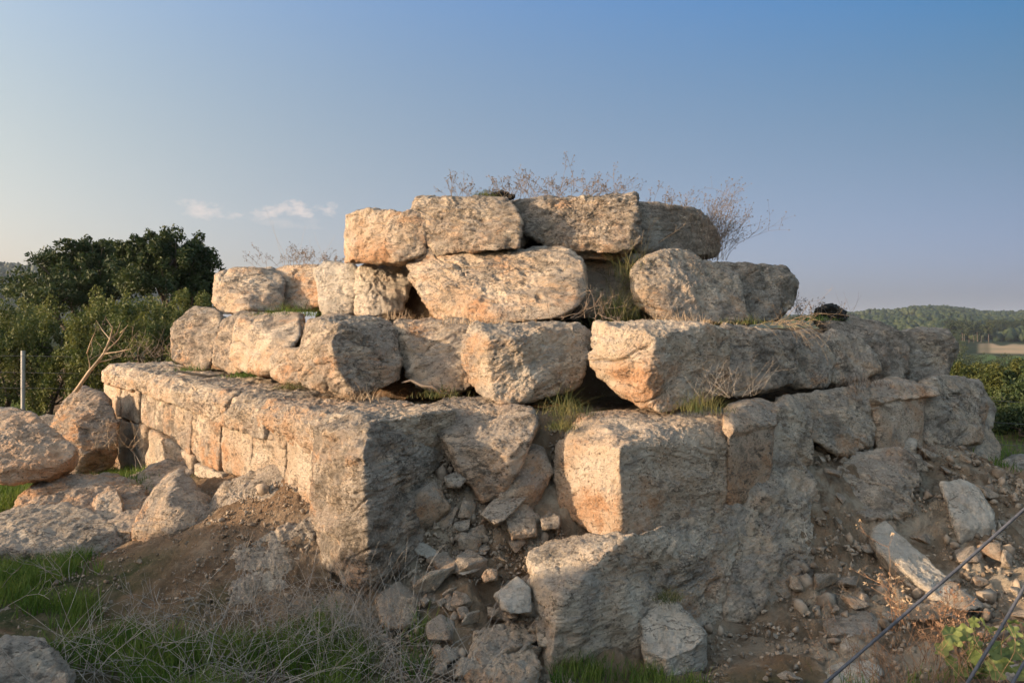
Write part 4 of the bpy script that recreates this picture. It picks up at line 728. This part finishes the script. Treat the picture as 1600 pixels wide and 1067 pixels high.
# ---- shrubs and trees
def crown(mb, lobes, n_leaf, size, rs, clump=.2, shell=(.6, 1.03), up=.2, stretch=1.):
    vol = np.array([np.prod(l[1])**(2/3) for l in lobes]); vol /= vol.sum()
    for (c, r), v in zip(lobes, vol):
        n = int(n_leaf*v); K = max(10, int(n/90)); D = rs.normal(size=(K, 3)); D[:, 2] = np.abs(D[:, 2])*1.1-.35; D /= np.linalg.norm(D, axis=1)[:, None]
        rad = rs.uniform(shell[0], shell[1], K)*(1+.18*rs.normal(size=K)*.7)
        cc = np.array(c)+D*rad[:, None]*np.array(r); cr = np.mean(r)*clump*rs.uniform(.5, 1.3, K)
        w_ = cr**2; k = rs.choice(K, n, p=w_/w_.sum()); o = rs.normal(size=(n, 3)); o /= np.linalg.norm(o, axis=1)[:, None]
        p = cc[k]+o*(cr[k]*rs.uniform(.2, 1.05, n)**.6)[:, None]*np.array((1, 1, stretch)); leaves(mb, p, size, rs, up)
def tree(name, label, cat, base, lobes, n_leaf, size, leaf, seed, group=None, tr=.18, clump=.2, **kw):
    rs = np.random.RandomState(seed); t = empty(name, base); b = np.array(base, float)
    if name == 'shrub': m0 = np.mean([l[1] for l in lobes], 0); c0 = np.mean([l[0] for l in lobes], 0); lobes = lobes+[((c0[0], c0[1], b[2]+.35*(c0[2]-b[2])), (m0[0]*1.05, m0[1], (c0[2]-b[2])*.5))]
    tk = MB(); top = np.mean([l[0] for l in lobes], 0); fork = b+(top-b)*.35
    tk.tube([b-(0, 0, .3), b+(fork-b)*.5+rs.normal(0, .04, 3), fork], [tr*1.25, tr, tr*.8], 8)
    for c, r in lobes:
        c = np.array(c); m_ = (fork+c)/2+rs.normal(0, .12, 3)*np.mean(r); tk.tube([fork, m_, c], [tr*.6, tr*.4, tr*.15], 6)
        for k in range(7):
            d = rs.normal(size=3); d[2] = abs(d[2])*.8; d /= np.linalg.norm(d); e = c+d*np.array(r)*.9; tk.tube([m_ if k % 2 else c, (m_+e)/2+rs.normal(0, .08, 3)*np.mean(r), e], [tr*.25, tr*.15, tr*.04], 4)
    tk.build('trunk', M['bark'], t); cb = MB(); crown(cb, lobes, n_leaf, size, rs, clump, **kw); cb.build('crown', M[leaf], t)
    tag(t, label, cat, group); return t
def lobes_px(L): return [(P(px, py, d), (rx/F*d, rd if rd else rx/F*d, rz/F*d)) for px, py, d, rx, rz, rd in L]
gz_ = lambda x, y: float(height(x, y))
def base_at(px, d): x = (px-800)/F*d; return (x, d, gz_(x, d))
TG = 'trees and shrubs behind the left end of the ruin'
tree('carob_tree', 'dark broad tree rising behind the left shrubs, nearer the sky gap', 'tree', base_at(130, 26), lobes_px([(72,455,26,44,36,1.5),(118,418,26,50,40,1.6),(165,405,26.5,45,34,1.4),(110,465,25,80,45,1.8),(190,440,26,50,50,1.6)]), 30000, .14, 'carob', 41, TG, clump=.19, shell=(.4, 1.12))
tree('carob_tree', 'dark broad tree whose crown touches the third-tier block', 'tree', base_at(262, 24), lobes_px([(235,400,24,40,30,1.2),(275,400,24,48,36,1.4),(305,430,24,36,46,1.3),(250,445,23.5,60,50,1.6),(320,465,24,24,36,1.2)]), 30000, .13, 'carob', 42, TG, clump=.19, shell=(.4, 1.12))
for lab, px, d, L, n, sd2 in (('olive-green shrub with upright shoots at the left edge', 10, 19, [(5,535,19,62,62,1.2),(40,560,18.5,50,48,1.)], 15000, 51), ('shrub right behind the fence post', 75, 18.5, [(85,545,18.5,52,62,1.1),(110,575,18,45,42,.9)], 15000, 52),
    ('rounded brighter shrub in the middle of the left thicket', 170, 18, [(165,520,18,50,58,1.1),(150,565,17.5,50,46,.9)], 15000, 53), ('rounded shrub under the dark tree, left of the far wall block', 235, 17, [(235,510,17,48,48,1.1),(215,555,16.5,50,50,1.),(255,545,16,40,46,.9)], 17000, 54),
    ('dark shrub between the thicket and the second tier', 300, 20, [(300,490,20,38,42,1.),(275,530,18,30,40,.9)], 9000, 55), ('tall shrub at the left edge under the distant hill', 15, 24, [(5,512,24,50,30,1.3),(45,508,23,40,32,1.2)], 10000, 56),
    ('shrub beyond the left edge of the picture', -70, 18, [(-80,530,18,70,70,1.4)], 8000, 57)):
    tree('shrub', lab, 'shrub', base_at(px, d), lobes_px(L), n, .085, 'shrub', sd2, TG, tr=.07, clump=.16, shell=(.55, 1.0), stretch=1.7, up=.9)
RG = 'trees and shrubs beyond the right end of the ruin'
for i, (lab, px, d, L, n, sz, mt) in enumerate((('dark shrub behind the fence wires at the right edge', 1600, 17, [(1590,660,17,42,45,1.2),(1640,640,17,45,60,1.2)], 15000, .10, 'carob'),
    ('sunlit bushy tree right of the rounded end block', 1560, 30, [(1555,618,30,40,36,1.4),(1590,616,30,35,38,1.3)], 16000, .16, 'olive'), ('olive-gold tree at the right edge, tallest of the near ones', 1610, 34, [(1612,604,34,36,38,1.5),(1645,600,34,40,40,1.5)], 14000, .18, 'olive'),
    ('olive-gold tree just right of the last second-tier block', 1510, 42, [(1505,598,42,34,26,1.6),(1530,606,42,26,26,1.4)], 12000, .2, 'olive'), ('rounded green tree behind the olive-gold ones', 1555, 60, [(1552,588,60,30,18,1.7)], 7000, .28, 'olive'),
    ('green treetop at the right edge under the green field', 1600, 66, [(1600,588,66,28,16,1.7)], 7000, .3, 'olive'), ('treetop peeking over the last second-tier block', 1490, 70, [(1490,584,70,22,16,1.5)], 5000, .3, 'olive'), ('far right tree outside the picture', 1690, 30, [(1690,580,30,50,60,1.6)], 8000, .18, 'olive'))):
    tree('oak_tree' if 'shrub' not in lab else 'shrub', lab, 'tree' if 'shrub' not in lab else 'shrub', base_at(px, d), lobes_px(L), n, sz, mt, 60+i, RG, tr=.12, clump=.22)
# far woodland as one mass of crowns
ico = bmesh.new(); bmesh.ops.create_icosphere(ico, subdivisions=2, radius=1); IV = np.array([v.co[:] for v in ico.verts]); IF = np.array([[v.index for v in f.verts] for f in ico.faces]); ico.free()
rs = np.random.RandomState(9); mb = MB()
def blob(mb, c, r, h, rs):
    V = IV*(1+.22*rs.normal(size=(len(IV), 1)))*np.array((r, r, h)); mb.add(V+c, IF)
def wood_pts(n, th, rr_, dense=.0):
    a = np.radians(rs.uniform(*th, n)); r = np.sqrt(rs.uniform(rr_[0]**2, rr_[1]**2, n)); return r*np.sin(a), r*np.cos(a)
for n, th, rg in ((5200, (20, 40), (640, 1650)), (900, (-45, -31), (500, 1800)), (240, (22, 40), (90, 240)), (420, (20, 31.8), (240, 600))):
    x, y = wood_pts(n, th, rg); z = height(x, y)+.6*fbm(np.stack((x, y, height(x, y)), 1), .004, 3, 3)*12*sst(560, 900, np.hypot(x, y))*sst(12, 25, np.degrees(np.arctan2(x, y))); th_ = np.degrees(np.arctan2(x, y)); r_ = np.hypot(x, y)
    gap = fbm(np.stack((x, y, z*0), 1), .008, 2, 44)
    for i in range(n):
        if th_[i] > 31.2 and 240 < r_[i] < 600: continue
        if gap[i] > .28 and r_[i] > 700: continue
        pxx = 800+F*x[i]/y[i]
        if any(abs(pxx-h) < 13 and hd-200 < r_[i] < hd+20 for h, hd in ((1336, 1260), (1349, 1290), (1400, 1510), (1422, 1130), (1457, 1430), (1485, 1450))): continue
        s_ = rs.uniform(2.4, 4.4) if r_[i] > 240 else rs.uniform(2., 3.2)
        if r_[i] < 620:
            crown(mb, [((x[i], y[i], z[i]+s_*1.2), (s_, s_, s_*1.2))], 260, .55 if r_[i] > 240 else .42, rs, .3, shell=(.3, 1.)); continue
        blob(mb, (x[i], y[i], z[i]+s_*1.0), s_, s_*rs.uniform(1., 1.4), rs)
stuff(mb, 'woodland', M['pine'], 'distant wooded hillsides beyond the valley', 'woodland')
# pines of the belt behind the fields: individual trees
proto = None; rs = np.random.RandomState(19)
for i in range(60):
    px = 1475+rs.uniform(0, 165); d = rs.uniform(585, 660) if px > 1545 or i % 2 else rs.uniform(420, 600); x = (px-800)/F*d; z = gz_(x, d)
    if proto is None:
        t = proto = empty('pine_tree', (0, 0, 0)); tk = MB(); tk.tube([(0, 0, -1), (.1, 0, 4), (0, .1, 8.5)], [.2, .16, .08], 6); tk.build('trunk', M['bark'], t)
        cb = MB(); crown(cb, [((0, 0, 7.2), (3., 3., 3.2)), ((.6, .2, 9.4), (1.8, 1.8, 1.9)), ((-1.6, .3, 6.0), (1.9, 1.9, 1.6)), ((1.7, -.4, 5.8), (1.8, 1.9, 1.5))], 1500, .9, rs, .3); cb.build('crown', M['pine'], t)
    else:
        t = proto.copy(); C.collection.objects.link(t)
        for ch in proto.children: c2 = ch.copy(); C.collection.objects.link(c2); c2.parent = t
    s_ = rs.uniform(.8, 1.25); t.location = (x, d, z); t.scale = (s_, s_, s_); t.rotation_euler = (0, 0, rs.uniform(0, 6.28))
    tag(t, 'round-topped pine in the belt behind the distant fields', 'pine tree', 'pines in the belt behind the distant fields')
# houses on the skyline hill
def house(px, py, d, w_, h_, label, rot):
    b = P(px, py, d); t = empty('house', b); t.rotation_euler = (0, 0, 0); c, s = math.cos(rot), math.sin(rot)
    def bx(x0, x1, y0, y1, z0, z1): return [(b[0]+x*c-y*s, b[1]+x*s+y*c, b[2]+z) for z in (z0, z1) for x, y in ((x0, y0), (x1, y0), (x1, y1), (x0, y1))]
    Q = [[0, 3, 2, 1], [4, 5, 6, 7], [0, 1, 5, 4], [1, 2, 6, 5], [2, 3, 7, 6], [3, 0, 4, 7]]
    m1 = MB(); m1.add(bx(-w_, w_, -w_*.6, w_*.6, -6, h_), Q); m1.build('wall', M['plaster'], t)
    m2 = MB(); e = w_*1.08; f = w_*.68; V = bx(-e, e, -f, f, h_+.02, h_+.3)+[(b[0]+x*c, b[1]+x*s, b[2]+h_+w_*.45) for x in (-e*.9, e*.9)]
    m2.add(V, [[0, 3, 2, 1], [0, 1, 5, 4], [1, 2, 6, 5], [2, 3, 7, 6], [3, 0, 4, 7], [4, 5, 9, 8], [6, 7, 8, 9]]); m2.add([V[k] for k in (7, 4, 8, 5, 6, 9)], [[0, 1, 2], [3, 4, 5]]); m2.build('roof', M['rooftile'], t)
    for k in (-.5, .1, .6):
        m3 = MB(); m3.add(bx(w_*k-.8, w_*k+.8, -w_*.6-.12, -w_*.6-.02, h_*.35, h_*.75), Q); m3.build('window', M['char'], t)
    tag(t, label, 'house', 'houses on the distant wooded hill')
for a in ((1336, 499, 1150, 4.5, 4, 'white house nearest the charred lump on the distant hill', .2), (1349, 500, 1180, 3.5, 3, 'small pale house beside the white one on the distant hill', -.3), (1396, 491, 1350, 6, 4, 'long house high on the distant hill with a red roof', .1), (1408, 490, 1360, 4, 4, 'house right of the long red-roofed one', .4),
          (1422, 507, 1000, 4.5, 3, 'lowest red-roofed house among the trees', .1), (1457, 496, 1250, 4.5, 4, 'pale house alone right of the others in the wood', -.2), (1485, 496, 1250, 4.5, 4, 'red-roofed house farthest right on the distant hill', .3)): house(*a)

# ---- fences, branches, cables
t = empty('wire_fence', base_at(36, 17)); tag(t, 'wire fence with one steel post in front of the left shrubs', 'fence')
for px in (36, -190, 262):
    b = P(px, 628, 17); m1 = MB(); m1.tube([b-(0, 0, .3), b+(0, 0, .5), b+(0, 0, 1.18)], .045, 6); m1.build('post', M['metal'], t)
for y in (556, 582, 606):
    m1 = MB(); m1.tube([P(-190, y-2, 16.93), P(36, y, 16.93), P(262, y+4, 16.93)], .0035, 4); m1.build('wire', M['cable'], t)
t = empty('wire_fence', base_at(1640, 12)); tag(t, 'wire fence running out of the picture behind the right end of the ruin', 'fence')
b = P(1660, 740, 12); m1 = MB(); m1.tube([b-(0, 0, .3), b+(0, 0, .8), b+(0, 0, 1.45)], .04, 6); m1.build('post', M['metal'], t)
b = P(1480, 700, 15); m1 = MB(); m1.tube([b-(0, 0, .3), b+(0, 0, .6), b+(0, 0, 1.1)], .04, 6); m1.build('post', M['metal'], t)
for y in (628, 662, 696):
    m1 = MB(); m1.tube([P(1480, y-8, 15), P(1570, y-1, 13.2), P(1660, y+4, 12)], .0035, 4); m1.build('wire', M['cable'], t)
def cable(label, pts):
    m1 = MB(); m1.tube([P(*q) for q in pts], .0062, 8); tag(m1.build('steel_cable', M['cable'], smooth=True), label, 'cable', 'steel cables crossing the lower right corner')
cable('longest grey steel cable slanting across the lower right', [(1262,1090,2.75),(1400,971,2.9),(1500,885,3.02),(1660,742,3.2)])
cable('steel cable to the right of the longest one', [(1500,1085,2.75),(1560,987,2.85),(1640,848,3.0)])
cable('short steel cable cut by the bottom right corner', [(1572,1085,2.75),(1600,1035,2.85),(1640,965,2.95)])
# leaning dead branch by the orange boulder
rs = np.random.RandomState(77); m1 = MB(); q = [P(118, 612, 11), P(140, 580, 11), P(162, 553, 11), P(172, 530, 11), P(176, 512, 11), P(166, 498, 11)]
m1.tube(q, [.03, .025, .02, .014, .009, .004], 6)
for a, b in (((162,553),(200,507)), ((172,530),(188,505)), ((140,580),(136,552)), ((136,552),(148,520)), ((162,553),(205,545)), ((172,530),(150,500)), ((188,520),(196,512)), ((150,567),(190,556))):
    A, B = P(*a, 11), P(*b, 11+rs.uniform(-.3, .3)); m1.tube([A, (A+B)/2+rs.normal(0, .02, 3), B], [.012, .009, .003], 4)
tag(m1.build('dead_branch', M['straw']), 'bare forked dead branch standing up behind the orange boulder', 'branch')
m1 = MB(); m1.tube([P(278,580,9.9), P(300,584,9.75), P(325,588,9.6), P(345,586,9.6)], [.012, .02, .018, .008], 6); tag(m1.build('dead_branch', M['char']), 'short dark stick lying on top of the sunlit wall', 'branch')
m1 = MB(); m1.tube([P(628,598,7.3), P(642,594,7.25), P(660,603,7.2), P(676,604,7.1), P(688,614,7.1), P(706,616,7.1)], [.008, .014, .018, .016, .011, .006], 6); tag(m1.build('dead_branch', M['bark']), 'grey root lying in the dark gap beside the corner block', 'branch')
def char(label, pts, th):
    W = outline_world(pts, th); mb = MB(); hull_rock(W, mb, 60, rough=3.2, chips=2, cracks=2, strata=3); o = mb.build('charred_stump', M['char'], smooth=True); tag(o, label, 'stump')
char('black charred stump lump on the second tier at the right', [(1268,499,9.9),(1276,484,9.9),(1298,477,9.9),(1318,488,9.9),(1322,499,9.9)], .3)
char('small dark charred lump on the summit', [(768,309,9.4),(772,302,9.4),(785,300,9.4),(803,307,9.4),(803,310,9.4)], .3)

# ---- air
hz = MB(); x0, x1, y0, y1, z0, z1 = -5200, 5200, -600, 6600, -60, 112
hz.add([(x, y, z) for z in (z0, z1) for x, y in ((x0, y0), (x1, y0), (x1, y1), (x0, y1))], [[0, 3, 2, 1], [4, 5, 6, 7], [0, 1, 5, 4], [1, 2, 6, 5], [2, 3, 7, 6], [3, 0, 4, 7]])
m, nt, b = mat_new('haze'); nt.nodes.remove(b); v = nt.nodes.new('ShaderNodeVolumePrincipled'); v.inputs['Density'].default_value = .00013; v.inputs['Color'].default_value = (.66, .76, .90, 1); v.inputs['Anisotropy'].default_value = .2
nt.links.new(v.outputs[0], nt.nodes['Material Output'].inputs['Volume'])
o = hz.build('haze', m); tag(o, 'pale air haze over the distant hills', 'haze', kind='stuff')
#STAGE3
